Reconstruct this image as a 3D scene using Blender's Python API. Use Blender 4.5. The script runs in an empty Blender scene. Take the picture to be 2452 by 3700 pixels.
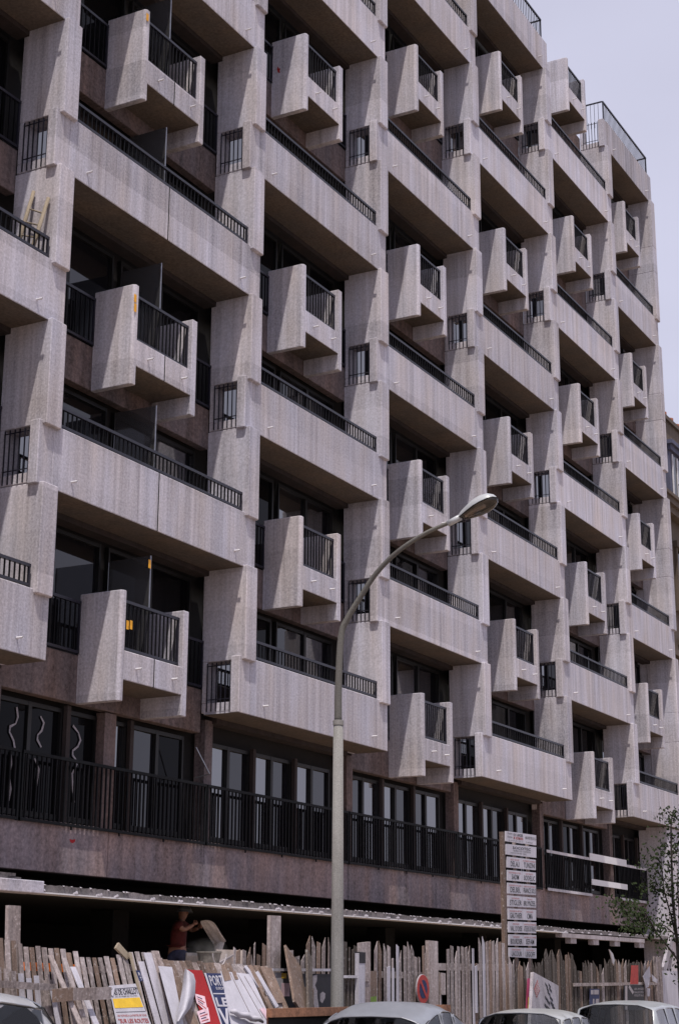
import bpy, bmesh, math, random
from mathutils import Vector, Matrix
random.seed(11)
R = math.radians
scene = bpy.context.scene
col = scene.collection

# ------------------------------------------------------------------ camera
CF, PITCH, YAW, ROLL = 5962.986, 0.27795, 1.07116, 0.0042
CAMP = Vector((-19.443, -15.961, 1.6))
_cy, _sy, _cp, _sp = math.cos(YAW), math.sin(YAW), math.cos(PITCH), math.sin(PITCH)
FWD = Vector((_sy * _cp, _cy * _cp, _sp))
_rt = Vector((_cy, -_sy, 0.0))
_up = _rt.cross(FWD)
RT = _rt * math.cos(ROLL) + _up * math.sin(ROLL)
UP = -_rt * math.sin(ROLL) + _up * math.cos(ROLL)
cam = bpy.data.cameras.new("camera")
cam.sensor_fit = 'VERTICAL'
cam.sensor_height = 36.0
cam.lens = CF / 3700.0 * 36.0
cam.clip_start = 0.1
cam.clip_end = 3000.0
camo = bpy.data.objects.new("camera", cam)
camo.matrix_world = Matrix(((RT.x, UP.x, -FWD.x, CAMP.x), (RT.y, UP.y, -FWD.y, CAMP.y),
                            (RT.z, UP.z, -FWD.z, CAMP.z), (0, 0, 0, 1)))
col.objects.link(camo)
scene.camera = camo

# ------------------------------------------------------------------ sky, sun, exposure
SUN = Vector((-1.85, -1.0, 5.0)).normalized()          # direction towards the sun
SKY_HAZE = (7.0, 7.0, 8.75, 1.0)
SKY_STRENGTH = 0.10
SUN_STRENGTH = 4.3
world = bpy.data.worlds.new("World")
scene.world = world
world.use_nodes = True
wn, wl = world.node_tree.nodes, world.node_tree.links
wn.clear()
wo = wn.new('ShaderNodeOutputWorld')
bg = wn.new('ShaderNodeBackground')
bg.inputs['Strength'].default_value = SKY_STRENGTH
sky = wn.new('ShaderNodeTexSky')
sky.sky_type = 'NISHITA'
sky.sun_disc = False
sky.sun_elevation = math.asin(SUN.z)
sky.sun_rotation = math.atan2(SUN.x, SUN.y) % (2 * math.pi)
sky.dust_density = 6.0
sky.air_density = 1.0
mx = wn.new('ShaderNodeMixRGB')
mx.inputs[0].default_value = 0.86
mx.inputs[2].default_value = SKY_HAZE
wl.new(sky.outputs[0], mx.inputs[1])
wt = wn.new('ShaderNodeTexCoord')
wm = wn.new('ShaderNodeMapping')
wm.inputs['Scale'].default_value = (2.2, 2.2, 5.0)
wz = wn.new('ShaderNodeTexNoise')
wz.inputs['Scale'].default_value = 1.6
wz.inputs['Detail'].default_value = 5
wr = wn.new('ShaderNodeMapRange')
wr.inputs['From Min'].default_value = 0.3
wr.inputs['From Max'].default_value = 0.7
wr.inputs['To Min'].default_value = 0.95
wr.inputs['To Max'].default_value = 1.06
wv = wn.new('ShaderNodeVectorMath')
wv.operation = 'SCALE'
wl.new(wt.outputs['Generated'], wm.inputs['Vector'])
wl.new(wm.outputs[0], wz.inputs['Vector'])
wl.new(wz.outputs[0], wr.inputs[0])
wl.new(mx.outputs[0], wv.inputs[0])
wl.new(wr.outputs[0], wv.inputs['Scale'])
wl.new(wv.outputs[0], bg.inputs['Color'])
wl.new(bg.outputs[0], wo.inputs['Surface'])
sun = bpy.data.lights.new("sun", 'SUN')
sun.energy = SUN_STRENGTH
sun.angle = R(0.9)
sun.color = (1.0, 0.915, 0.82)
suno = bpy.data.objects.new("sun", sun)
suno.rotation_euler = SUN.to_track_quat('Z', 'Y').to_euler()
suno.location = (-30, -30, 60)
col.objects.link(suno)
vs = scene.view_settings
scene.display_settings.display_device = 'sRGB'
vs.view_transform = 'Standard'
vs.look = 'None'
vs.exposure = 0.0
vs.gamma = 1.0


def ray(u, v):
    return FWD + RT * ((u - 1226.0) / CF) - UP * ((v - 1850.0) / CF)


def at(u, v, axis, val):
    """point where the sight line of photo pixel (u, v) meets the plane axis = val"""
    d = ray(u, v)
    return CAMP + d * ((val - CAMP[axis]) / d[axis])


def at_plane(u, v, p0, n):
    d = ray(u, v)
    return CAMP + d * ((Vector(p0) - CAMP).dot(n) / d.dot(n))


def pix(p):
    d = Vector(p) - CAMP
    z = d.dot(FWD)
    return 1226 + CF * d.dot(RT) / z, 1850 - CF * d.dot(UP) / z, z


# ------------------------------------------------------------------ materials
def nn(nt, t, **k):
    n = nt.nodes.new(t)
    for a, b in k.items():
        setattr(n, a, b)
    return n


def base_mat(name):
    m = bpy.data.materials.new(name)
    m.use_nodes = True
    return m, m.node_tree, m.node_tree.nodes['Principled BSDF']


def plain(name, c, rough=0.6, metal=0.0, noise=0.25, scale=14.0, spec=0.4, coat=0.0):
    m, nt, p = base_mat(name)
    p.inputs['Roughness'].default_value = rough
    p.inputs['Metallic'].default_value = metal
    p.inputs['Specular IOR Level'].default_value = spec
    p.inputs['Coat Weight'].default_value = coat
    g = nn(nt, 'ShaderNodeNewGeometry')
    t = nn(nt, 'ShaderNodeTexNoise')
    t.inputs['Scale'].default_value = scale
    t.inputs['Detail'].default_value = 5
    nt.links.new(g.outputs['Position'], t.inputs['Vector'])
    mr = nn(nt, 'ShaderNodeMapRange')
    mr.inputs['From Min'].default_value = 0.25
    mr.inputs['From Max'].default_value = 0.75
    mr.inputs['To Min'].default_value = 1 - noise
    mr.inputs['To Max'].default_value = 1 + noise
    nt.links.new(t.outputs[0], mr.inputs[0])
    vm = nn(nt, 'ShaderNodeVectorMath', operation='SCALE')
    vm.inputs[0].default_value = c
    nt.links.new(mr.outputs[0], vm.inputs['Scale'])
    nt.links.new(vm.outputs[0], p.inputs['Base Color'])
    return m


def streaky(name, c1, c2, vscale=(7, 7, 0.35), streak=0.35, mott=0.3, grain=0.25, gscale=55.0, rough=0.85,
            objvar=0.1, bump=0.25, lifts=0.0, flecks=0.0, runs=0.0):
    """weathered surface: vertical streaks, broad mottling between two tints, fine grain, casting lifts"""
    m, nt, p = base_mat(name)
    L = nt.links.new
    p.inputs['Roughness'].default_value = rough
    p.inputs['Specular IOR Level'].default_value = 0.25
    g = nn(nt, 'ShaderNodeNewGeometry')
    oi = nn(nt, 'ShaderNodeObjectInfo')
    mp = nn(nt, 'ShaderNodeMapping')
    mp.inputs['Scale'].default_value = vscale
    L(g.outputs['Position'], mp.inputs['Vector'])
    st = nn(nt, 'ShaderNodeTexNoise')
    st.inputs['Scale'].default_value = 1.0
    st.inputs['Detail'].default_value = 6
    st.inputs['Roughness'].default_value = 0.65
    L(mp.outputs[0], st.inputs['Vector'])
    mo = nn(nt, 'ShaderNodeTexNoise')
    mo.inputs['Scale'].default_value = 0.9
    mo.inputs['Detail'].default_value = 4
    L(g.outputs['Position'], mo.inputs['Vector'])
    gr = nn(nt, 'ShaderNodeTexNoise')
    gr.inputs['Scale'].default_value = gscale
    gr.inputs['Detail'].default_value = 3
    gr.inputs['Roughness'].default_value = 0.7
    L(g.outputs['Position'], gr.inputs['Vector'])

    def term(sock, amp, prev=None):
        a = nn(nt, 'ShaderNodeMath', operation='MULTIPLY_ADD')
        L(sock, a.inputs[0])
        a.inputs[1].default_value = amp * 2
        if prev is None:
            a.inputs[2].default_value = 1 - amp
        else:
            b = nn(nt, 'ShaderNodeMath', operation='SUBTRACT')
            L(prev, b.inputs[0])
            b.inputs[1].default_value = amp
            L(b.outputs[0], a.inputs[2])
        return a.outputs[0]
    v = term(st.outputs[0], streak * 1.6)
    v = term(mo.outputs[0], mott, v)
    v = term(gr.outputs[0], grain * 1.6, v)
    v = term(oi.outputs['Random'], objvar * 0.5, v)
    if lifts:
        sx = nn(nt, 'ShaderNodeSeparateXYZ')
        L(g.outputs['Position'], sx.inputs[0])
        ad = nn(nt, 'ShaderNodeMath', operation='MULTIPLY_ADD')
        L(sx.outputs[2], ad.inputs[0])
        ad.inputs[1].default_value = 1.45
        L(oi.outputs['Random'], ad.inputs[2])
        fl = nn(nt, 'ShaderNodeMath', operation='FLOOR')
        L(ad.outputs[0], fl.inputs[0])
        ad2 = nn(nt, 'ShaderNodeMath', operation='MULTIPLY_ADD')
        L(oi.outputs['Random'], ad2.inputs[0])
        ad2.inputs[1].default_value = 37.0
        L(fl.outputs[0], ad2.inputs[2])
        wn_ = nn(nt, 'ShaderNodeTexWhiteNoise', noise_dimensions='1D')
        L(ad2.outputs[0], wn_.inputs['W'])
        v = term(wn_.outputs[0], lifts, v)
    ramp = nn(nt, 'ShaderNodeMixRGB')
    ramp.inputs[1].default_value = (*c1, 1)
    ramp.inputs[2].default_value = (*c2, 1)
    mr = nn(nt, 'ShaderNodeMapRange')
    mr.inputs['From Min'].default_value = 0.35
    mr.inputs['From Max'].default_value = 0.68
    mp2 = nn(nt, 'ShaderNodeMapping')
    mp2.inputs['Scale'].default_value = (1.6, 1.6, 0.45)
    mp2.inputs['Location'].default_value = (7, 3, 1)
    L(g.outputs['Position'], mp2.inputs['Vector'])
    t2 = nn(nt, 'ShaderNodeTexNoise')
    t2.inputs['Scale'].default_value = 1.0
    t2.inputs['Detail'].default_value = 5
    L(mp2.outputs[0], t2.inputs['Vector'])
    L(t2.outputs[0], mr.inputs[0])
    L(mr.outputs[0], ramp.inputs[0])
    vm = nn(nt, 'ShaderNodeVectorMath', operation='SCALE')
    L(ramp.outputs[0], vm.inputs[0])
    L(v, vm.inputs['Scale'])
    out = vm.outputs[0]
    if runs:                                                         # dark rain runs
        m3 = nn(nt, 'ShaderNodeMapping')
        m3.inputs['Scale'].default_value = (9, 9, 0.22)
        m3.inputs['Location'].default_value = (3, 17, 5)
        L(g.outputs['Position'], m3.inputs['Vector'])
        t3 = nn(nt, 'ShaderNodeTexNoise')
        t3.inputs['Scale'].default_value = 1.0
        t3.inputs['Detail'].default_value = 3
        L(m3.outputs[0], t3.inputs['Vector'])
        r3 = nn(nt, 'ShaderNodeMapRange')
        r3.inputs['From Min'].default_value = 0.56
        r3.inputs['From Max'].default_value = 0.70
        L(t3.outputs[0], r3.inputs[0])
        t4 = nn(nt, 'ShaderNodeTexNoise')
        t4.inputs['Scale'].default_value = 0.55
        t4.inputs['Detail'].default_value = 2
        L(g.outputs['Position'], t4.inputs['Vector'])
        r4 = nn(nt, 'ShaderNodeMapRange')
        r4.inputs['From Min'].default_value = 0.42
        r4.inputs['From Max'].default_value = 0.62
        r4.inputs['To Max'].default_value = runs
        L(t4.outputs[0], r4.inputs[0])
        mu = nn(nt, 'ShaderNodeMath', operation='MULTIPLY')
        L(r3.outputs[0], mu.inputs[0])
        L(r4.outputs[0], mu.inputs[1])
        dm_ = nn(nt, 'ShaderNodeMixRGB')
        L(mu.outputs[0], dm_.inputs[0])
        L(out, dm_.inputs[1])
        dm_.inputs[2].default_value = (0.13, 0.11, 0.11, 1)
        out = dm_.outputs[0]
    if flecks:
        fk = nn(nt, 'ShaderNodeTexNoise')
        fk.inputs['Scale'].default_value = 26
        fk.inputs['Detail'].default_value = 5
        L(g.outputs['Position'], fk.inputs['Vector'])
        fr = nn(nt, 'ShaderNodeMapRange')
        fr.inputs['From Min'].default_value = 0.60
        fr.inputs['From Max'].default_value = 0.66
        fr.inputs['To Max'].default_value = flecks
        L(fk.outputs[0], fr.inputs[0])
        fm = nn(nt, 'ShaderNodeMixRGB')
        L(fr.outputs[0], fm.inputs[0])
        L(out, fm.inputs[1])
        fm.inputs[2].default_value = (0.6, 0.58, 0.6, 1)
        out = fm.outputs[0]
    L(out, p.inputs['Base Color'])
    if bump:
        b = nn(nt, 'ShaderNodeBump')
        b.inputs['Strength'].default_value = bump
        b.inputs['Distance'].default_value = 0.01
        L(gr.outputs[0], b.inputs['Height'])
        L(b.outputs[0], p.inputs['Normal'])
    return m


M = {}
M['conc'] = streaky('pale_board_marked_concrete', (0.432, 0.428, 0.505), (0.432, 0.398, 0.418), vscale=(6, 6, 0.16), streak=0.42,
                    mott=0.12, grain=0.36, gscale=24, objvar=0.18, lifts=0.12, runs=0.34)
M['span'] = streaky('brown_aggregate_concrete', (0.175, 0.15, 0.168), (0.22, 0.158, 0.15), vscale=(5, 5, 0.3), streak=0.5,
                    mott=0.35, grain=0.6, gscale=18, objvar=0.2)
M['spanu'] = streaky('shade_toned_brown_concrete', (0.110, 0.091, 0.098), (0.14, 0.098, 0.09), vscale=(5, 5, 0.3), streak=0.5, mott=0.35, grain=0.6, gscale=18, objvar=0.2)  # darker copy of span: shade of the upper recesses put into the colour
M['spand'] = streaky('recess_shade_concrete', (0.034, 0.029, 0.031), (0.042, 0.031, 0.030), vscale=(5, 5, 0.3), streak=0.4, mott=0.3, grain=0.4)  # darkest copy of span: deep recess shade painted into beams and posts
M['soffit'] = streaky('soffit_shade_concrete', (0.105, 0.090, 0.083), (0.125, 0.098, 0.082), streak=0.15, mott=0.3, grain=0.4, gscale=18)  # balcony concrete darkened to carry the shade of the undersides
M['dark'] = plain('unlit_interior_black', (0.010, 0.009, 0.010), 0.9)  # near black: the darkness of unlit rooms put into the colour
M['void'] = plain('unlit_black_and_mastic', (0.010, 0.009, 0.009), 0.95)  # darkness of the unlit ground floor as colour; black mastic uses it too
M['rail'] = plain('dark_blue_painted_steel', (0.016, 0.016, 0.026), 0.38, 0.0, 0.3)
M['bar'] = plain('black_painted_bar', (0.006, 0.006, 0.008), 0.6, 0.0, 0.3, spec=0.1)
M['railg'] = plain('black_gallery_steel', (0.006, 0.007, 0.009), 0.6, 0.0, 0.3, spec=0.12)
M['primer'] = streaky('pale_primer_batten', (0.50, 0.49, 0.54), (0.44, 0.42, 0.46), grain=0.3)
M['frame'] = plain('dark_window_frame', (0.008, 0.008, 0.009), 0.5)
M['alu'] = plain('bare_aluminium_edge', (0.25, 0.26, 0.30), 0.35, 0.6)
M['spout'] = plain('white_plastic_spout', (0.62, 0.62, 0.66), 0.5, noise=0.05)
M['yellow'] = plain('yellow_sticker', (0.75, 0.36, 0.02), 0.6, noise=0.3)
M['mortar'] = streaky('spilt_mortar', (0.40, 0.39, 0.45), (0.30, 0.28, 0.32), grain=0.4)
M['rough'] = streaky('raw_slab_edge', (0.10, 0.092, 0.095), (0.16, 0.145, 0.155), vscale=(3, 3, 3), streak=0.5, grain=0.6, gscale=25)
M['formply'] = streaky('form_board', (0.34, 0.32, 0.36), (0.25, 0.23, 0.25), grain=0.5)
M['wood'] = streaky('weathered_grey_wood', (0.285, 0.255, 0.262), (0.185, 0.150, 0.142), vscale=(26, 26, 1.6), streak=0.55, mott=0.4,
                    grain=0.5, gscale=26, objvar=0.6, flecks=0.3)
M['woodb'] = streaky('brown_rough_wood', (0.20, 0.145, 0.118), (0.13, 0.095, 0.08), vscale=(22, 22, 2), streak=0.5, mott=0.4, grain=0.4,
                     objvar=0.4, flecks=0.25)
M['woodd'] = streaky('old_dark_wood', (0.085, 0.072, 0.066), (0.06, 0.05, 0.045), vscale=(22, 22, 2), streak=0.5, mott=0.4, grain=0.4,
                     objvar=0.6, flecks=0.15)
M['woodw'] = streaky('whitewashed_board', (0.44, 0.435, 0.50), (0.33, 0.32, 0.37), vscale=(20, 20, 1.5), streak=0.25, grain=0.2)
M['paper'] = streaky('white_paper', (0.47, 0.465, 0.53), (0.40, 0.40, 0.46), vscale=(9, 9, 5), streak=0.15, mott=0.15, grain=0.1)
M['ladder'] = streaky('pale_pine_pole', (0.27, 0.23, 0.18), (0.22, 0.18, 0.135), vscale=(20, 20, 3), streak=0.3)
M['red'] = streaky('red_print', (0.34, 0.022, 0.028), (0.28, 0.018, 0.022), streak=0.15, grain=0.15)
M['navy'] = plain('navy_print', (0.012, 0.02, 0.075), 0.6)
M['ink'] = plain('black_print', (0.012, 0.012, 0.018), 0.6)
M['inkred'] = plain('dark_red_print', (0.33, 0.035, 0.03), 0.6)
M['yelp'] = plain('mustard_print', (0.66, 0.43, 0.03), 0.6, noise=0.15)
M['pink'] = plain('pale_pink_print', (0.62, 0.45, 0.52), 0.6)
M['magenta'] = plain('magenta_print', (0.42, 0.05, 0.14), 0.6)
M['orange'] = streaky('orange_plank', (0.75, 0.19, 0.015), (0.5, 0.10, 0.01), streak=0.4)
M['green'] = plain('green_print', (0.12, 0.20, 0.03), 0.6)
M['plate'] = streaky('white_sign_board', (0.47, 0.46, 0.53), (0.43, 0.42, 0.48), streak=0.08, mott=0.1, grain=0.15)
M['rust'] = streaky('rusty_steel', (0.30, 0.15, 0.09), (0.16, 0.085, 0.06), vscale=(8, 8, 8), streak=0.5, grain=0.5)
M['pole'] = streaky('mottled_concrete_lamp_post', (0.25, 0.25, 0.245), (0.21, 0.205, 0.20), vscale=(14, 14, 1), streak=0.22, grain=0.32, gscale=60)
M['arm'] = streaky('dull_painted_arm', (0.13, 0.128, 0.12), (0.105, 0.102, 0.10), streak=0.2, grain=0.4, gscale=60)
M['lampshell'] = plain('grey_enamel_lantern', (0.38, 0.40, 0.43), 0.35, noise=0.08)
M['asphalt'] = plain('warm_bounce_road', (0.215, 0.170, 0.130), 0.85, noise=0.35, scale=40)  # warm and pale so the unseen ground bounces fill onto the facade
M['pave'] = plain('pavement', (0.42, 0.32, 0.24), 0.85, noise=0.3, scale=12)  # lightened and warmed for its bounce light on the facade
M['kerb'] = plain('granite_kerb', (0.28, 0.27, 0.27), 0.8)
M['skin'] = plain('skin', (0.30, 0.15, 0.10), 0.6, noise=0.12)
M['shirt'] = plain('red_tshirt', (0.085, 0.012, 0.011), 0.85, noise=0.3)
M['jeans'] = plain('blue_trousers', (0.045, 0.05, 0.10), 0.85, noise=0.4)
M['helmet'] = plain('grey_helmet', (0.10, 0.11, 0.12), 0.35, noise=0.1)
M['sack'] = streaky('cement_sack_paper', (0.60, 0.55, 0.52), (0.46, 0.40, 0.36), vscale=(6, 6, 6), streak=0.4, grain=0.3)
M['bucket'] = plain('galvanised_bucket', (0.20, 0.19, 0.18), 0.6, 0.3, 0.4)
M['leaf'] = plain('dark_leaf', (0.022, 0.032, 0.014), 0.9, noise=0.4, spec=0.08)
M['bark'] = plain('bark', (0.025, 0.021, 0.02), 0.9)
M['stone'] = streaky('old_limestone', (0.125, 0.098, 0.080), (0.095, 0.075, 0.062), vscale=(3, 3, 1), streak=0.3, grain=0.3)
M['zinc'] = streaky('zinc_mansard', (0.09, 0.095, 0.15), (0.07, 0.075, 0.11), streak=0.2)
M['terra'] = plain('terracotta_pot', (0.33, 0.12, 0.07), 0.8)
M['tyre'] = plain('tyre', (0.02, 0.02, 0.02), 0.9)
M['chrome'] = plain('chrome', (0.36, 0.37, 0.40), 0.3, 0.8, 0.05)
M['rubber'] = plain('black_rubber', (0.015, 0.015, 0.016), 0.7)
M['seat'] = plain('dark_seat_vinyl', (0.06, 0.05, 0.05), 0.6)
M['lampred'] = plain('red_lamp_glass', (0.35, 0.02, 0.02), 0.2)
M['lampclear'] = plain('clear_lamp_glass', (0.55, 0.55, 0.55), 0.15)


def paint(name, c):
    m = plain(name, c, 0.42, 0.0, 0.07, 9.0, 0.5, 0.45)
    m.node_tree.nodes['Principled BSDF'].inputs['Coat Roughness'].default_value = 0.16
    return m


M['greypaint'] = paint('grey_blue_car_paint', (0.185, 0.20, 0.235))
M['whitepaint'] = paint('cream_white_car_paint', (0.31, 0.325, 0.335))
M['whitepaint2'] = paint('cool_white_car_paint', (0.29, 0.315, 0.34))
M['palepaint'] = paint('pale_grey_car_paint', (0.33, 0.34, 0.37))


def pane_mat(name, c, ior):
    m, nt, p = base_mat(name)
    p.inputs['Base Color'].default_value = (*c, 1)
    p.inputs['Roughness'].default_value = 0.03
    p.inputs['IOR'].default_value = ior
    return m


M['pane'] = pane_mat('dark_window_glass', (0.006, 0.006, 0.008), 1.6)
M['paneopen'] = pane_mat('dull_open_window_glass', (0.004, 0.004, 0.005), 1.18)
M['pane2'] = pane_mat('double_window_glass', (0.006, 0.006, 0.008), 2.9)


def clear_glass(name, tint, refl, dust=0.0):
    m = bpy.data.materials.new(name)
    m.use_nodes = True
    nt = m.node_tree
    nt.nodes.clear()
    o = nn(nt, 'ShaderNodeOutputMaterial')
    t = nn(nt, 'ShaderNodeBsdfTransparent')
    t.inputs[0].default_value = (*tint, 1)
    g = nn(nt, 'ShaderNodeBsdfGlossy')
    g.inputs['Roughness'].default_value = 0.04
    f = nn(nt, 'ShaderNodeFresnel')
    f.inputs[0].default_value = refl
    mxs = nn(nt, 'ShaderNodeMixShader')
    nt.links.new(f.outputs[0], mxs.inputs[0])
    nt.links.new(t.outputs[0], mxs.inputs[1])
    nt.links.new(g.outputs[0], mxs.inputs[2])
    out = mxs.outputs[0]
    if dust:
        d = nn(nt, 'ShaderNodeBsdfDiffuse')
        d.inputs[0].default_value = (0.16, 0.16, 0.175, 1)
        m2 = nn(nt, 'ShaderNodeMixShader')
        m2.inputs[0].default_value = dust
        nt.links.new(out, m2.inputs[1])
        nt.links.new(d.outputs[0], m2.inputs[2])
        out = m2.outputs[0]
    nt.links.new(out, o.inputs[0])
    return m


M['carglass'] = clear_glass('car_window_glass', (0.72, 0.75, 0.76), 1.5)
M['screen'] = clear_glass('smoked_screen_glass', (0.60, 0.60, 0.62), 1.5, 0.22)
M['lens'] = clear_glass('lantern_bowl', (0.62, 0.55, 0.50), 1.6)


# ------------------------------------------------------------------ mesh builder
WORLD = {}                     # world origin of every object, so that children can be placed


class MB:
    def __init__(s):
        s.v, s.f = [], []

    def add(s, vs_, fs):
        o = len(s.v)
        s.v += [Vector(p) for p in vs_]
        s.f += [[i + o for i in f] for f in fs]
        return s

    def box(s, x0, x1, y0, y1, z0, z1):
        return s.add([(x0, y0, z0), (x1, y0, z0), (x1, y1, z0), (x0, y1, z0),
                      (x0, y0, z1), (x1, y0, z1), (x1, y1, z1), (x0, y1, z1)],
                     [(0, 3, 2, 1), (4, 5, 6, 7), (0, 1, 5, 4), (1, 2, 6, 5), (2, 3, 7, 6), (3, 0, 4, 7)])

    def prism(s, poly, z0, z1):
        """poly: counter-clockwise list of (x, y)"""
        n = len(poly)
        return s.add([(x, y, z0) for x, y in poly] + [(x, y, z1) for x, y in poly],
                     [list(range(n))[::-1], list(range(n, 2 * n))] +
                     [(i, (i + 1) % n, n + (i + 1) % n, n + i) for i in range(n)])

    def slab(s, quad, th, n):
        """flat quad (list of 3-D points) with thickness th along -n"""
        q = [Vector(p) for p in quad]
        n = Vector(n)
        k = len(q)
        return s.add(q + [p - n * th for p in q], [list(range(k)), list(range(k, 2 * k))[::-1]] +
                     [(i, k + i, k + (i + 1) % k, (i + 1) % k) for i in range(k)])

    def beam(s, a, b, w, h, ref=(0, 0, 1)):
        """rectangular bar from a to b, w across, h along ref"""
        a, b = Vector(a), Vector(b)
        d = (b - a).normalized()
        side = d.cross(Vector(ref))
        if side.length < 1e-4:
            side = d.cross(Vector((1, 0, 0)))
        side.normalize()
        up = side.cross(d)
        c = []
        for p in (a, b):
            for i, j in ((-1, -1), (1, -1), (1, 1), (-1, 1)):
                c.append(p + side * (i * w / 2) + up * (j * h / 2))
        return s.add(c, [(0, 1, 2, 3), (7, 6, 5, 4), (0, 4, 5, 1), (1, 5, 6, 2), (2, 6, 7, 3), (3, 7, 4, 0)])

    def tube(s, pts, r, n=8, cap=True):
        pts = [Vector(p) for p in pts]
        rr = r if isinstance(r, (list, tuple)) else [r] * len(pts)
        o = len(s.v)
        prev = None
        for i, p in enumerate(pts):
            d = (pts[min(i + 1, len(pts) - 1)] - pts[max(i - 1, 0)]).normalized()
            if prev is None:
                a = d.orthogonal().normalized()
            else:
                a = (prev - d * prev.dot(d)).normalized()
            prev = a
            b = d.cross(a)
            for k in range(n):
                t = 2 * math.pi * k / n
                s.v.append(p + (a * math.cos(t) + b * math.sin(t)) * rr[i])
        for i in range(len(pts) - 1):
            for k in range(n):
                s.f.append([o + i * n + k, o + i * n + (k + 1) % n, o + (i + 1) * n + (k + 1) % n, o + (i + 1) * n + k])
        if cap:
            s.f.append([o + k for k in range(n)][::-1])
            s.f.append([o + (len(pts) - 1) * n + k for k in range(n)])
        return s

    def lathe(s, prof, c, axis='z', n=20):
        """prof: (radius, height) pairs"""
        o = len(s.v)
        c = Vector(c)
        for r, h in prof:
            for k in range(n):
                t = 2 * math.pi * k / n
                a, b = r * math.cos(t), r * math.sin(t)
                q = {'z': (a, b, h), 'y': (a, h, -b), 'x': (h, a, b)}[axis]
                s.v.append(c + Vector(q))
        for i in range(len(prof) - 1):
            for k in range(n):
                s.f.append([o + i * n + k, o + i * n + (k + 1) % n, o + (i + 1) * n + (k + 1) % n, o + (i + 1) * n + k])
        s.f.append([o + k for k in range(n)][::-1])
        s.f.append([o + (len(prof) - 1) * n + k for k in range(n)])
        return s

    def build(s, name, mat, parent=None, smooth=False, bevel=0.0, fix=False):
        me = bpy.data.meshes.new(name)
        lo = Vector([min(p[i] for p in s.v) for i in range(3)])
        hi = Vector([max(p[i] for p in s.v) for i in range(3)])
        c = (lo + hi) / 2
        c.z = lo.z
        me.from_pydata([p - c for p in s.v], [], s.f)
        if fix:
            bm = bmesh.new()
            bm.from_mesh(me)
            bmesh.ops.recalc_face_normals(bm, faces=bm.faces)
            bm.to_mesh(me)
            bm.free()
        me.update()
        if smooth:
            me.polygons.foreach_set('use_smooth', [True] * len(me.polygons))
        me.materials.append(M[mat] if isinstance(mat, str) else mat)
        return link(name, me, c, parent, bevel)


def link(name, me, c, parent=None, bevel=0.0):
    o = bpy.data.objects.new(name, me)
    col.objects.link(o)
    WORLD[o.name] = Vector(c)
    if parent is not None:
        o.parent = parent
        o.location = Vector(c) - WORLD[parent.name]
    else:
        o.location = c
    if bevel:
        b = o.modifiers.new('bevel', 'BEVEL')
        b.width = bevel
        b.segments = 1
        b.limit_method = 'ANGLE'
        b.angle_limit = R(40)
    return o


def empty(name, loc, label, cat, group=None):
    o = bpy.data.objects.new(name, None)
    o.empty_display_size = 0.3
    o.location = loc
    col.objects.link(o)
    WORLD[o.name] = Vector(loc)
    return tag(o, label, cat, group)


def tag(o, label, cat, group=None):
    o['label'] = label
    o['category'] = cat
    if group:
        o['group'] = group
    return o


def struct(o, kind='structure'):
    o['kind'] = kind
    return o


def dup(o, delta, parent):
    """copy of a part with its own parts, moved by delta"""
    c = o.copy()
    col.objects.link(c)
    c.parent = parent
    w = WORLD[o.name] + Vector(delta)
    WORLD[c.name] = w
    c.location = w - WORLD[parent.name]
    for ch in list(o.children):
        k = ch.copy()
        col.objects.link(k)
        k.parent = c
        k.location = ch.location
        WORLD[k.name] = w + ch.location
    return c


# ------------------------------------------------------------------ ground, road, pavement
struct(MB().box(-600, 600, -600, 600, -0.7, -0.125).build('ground', 'asphalt'))
struct(MB().box(-120, 120, -20, -5.9, -0.124, -0.12).build('road', 'asphalt'))
struct(MB().box(-120, 120, -5.75, 0.6, -0.124, 0.03).build('pavement', 'pave'))
struct(MB().box(-120, 120, -5.9, -5.75, -0.124, 0.034).build('kerb', 'kerb'))
struct(MB().box(-120, 120, -26, -20, -0.124, 0.03).build('pavement', 'pave'))

# ------------------------------------------------------------------ the apartment building
H, Z0, T = 2.75, 6.35, 0.38
XP = [-5.5, 0.0, 6.06, 11.596, 17.042, 22.553, 28.054, 32.571]      # left faces of the cross walls
NB = 7                                                               # bays; bay b lies between XP[b] and XP[b+1]
TOP = 8
bld = empty('apartment_building', (13.5, 0.0, 0.0),
            'long concrete apartment block under construction with projecting box balconies in a checkerboard', 'building')
BARS = []                                                            # (parent, x, y, z0, z1, thickness)


def is_long(b, n):
    return (b % 2) == (n % 2)        # bays 0, 2, 4, 6 carry long balconies on even floors


def level(n):
    return Z0 + n * H


# cross walls, one part per storey
def cross_wall(k, n):
    x, z = XP[k], level(n)
    mb = MB()
    right_long = k < NB and is_long(k, n)
    left_long = k > 0 and is_long(k - 1, n)
    top = 0.81 if n == TOP else 0.99
    if right_long:
        mb.box(x, x + T, 0.19, 0.86, z + 0.04, z + 0.22)
        mb.box(x, x + T, 0.19, 0.215, z + 0.22, z + top)
        mb.box(x, x + T, 0.755, 0.86, z + 0.22, z + top)
    elif left_long:
        mb.box(x, x + T, 0.13, 0.86, z + 0.0, z + top)
    else:                                                            # end wall: plain pier right through
        mb.box(x, x + T, -0.08, 0.86, z + 0.03, z + top)
    if n < TOP:
        y0, c = -0.08, 0.035
        mb.prism([(x, 0.88), (x, y0), (x + T, y0), (x + T + 0.03, y0 + c), (x + T + 0.03, 0.88)], z + 0.99, z + H + 0.03)
    return mb.build('cross_wall', 'conc', bld, bevel=0.012)


for k in range(NB + 1):
    for n in range(TOP + 1):
        cross_wall(k, n)


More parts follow.
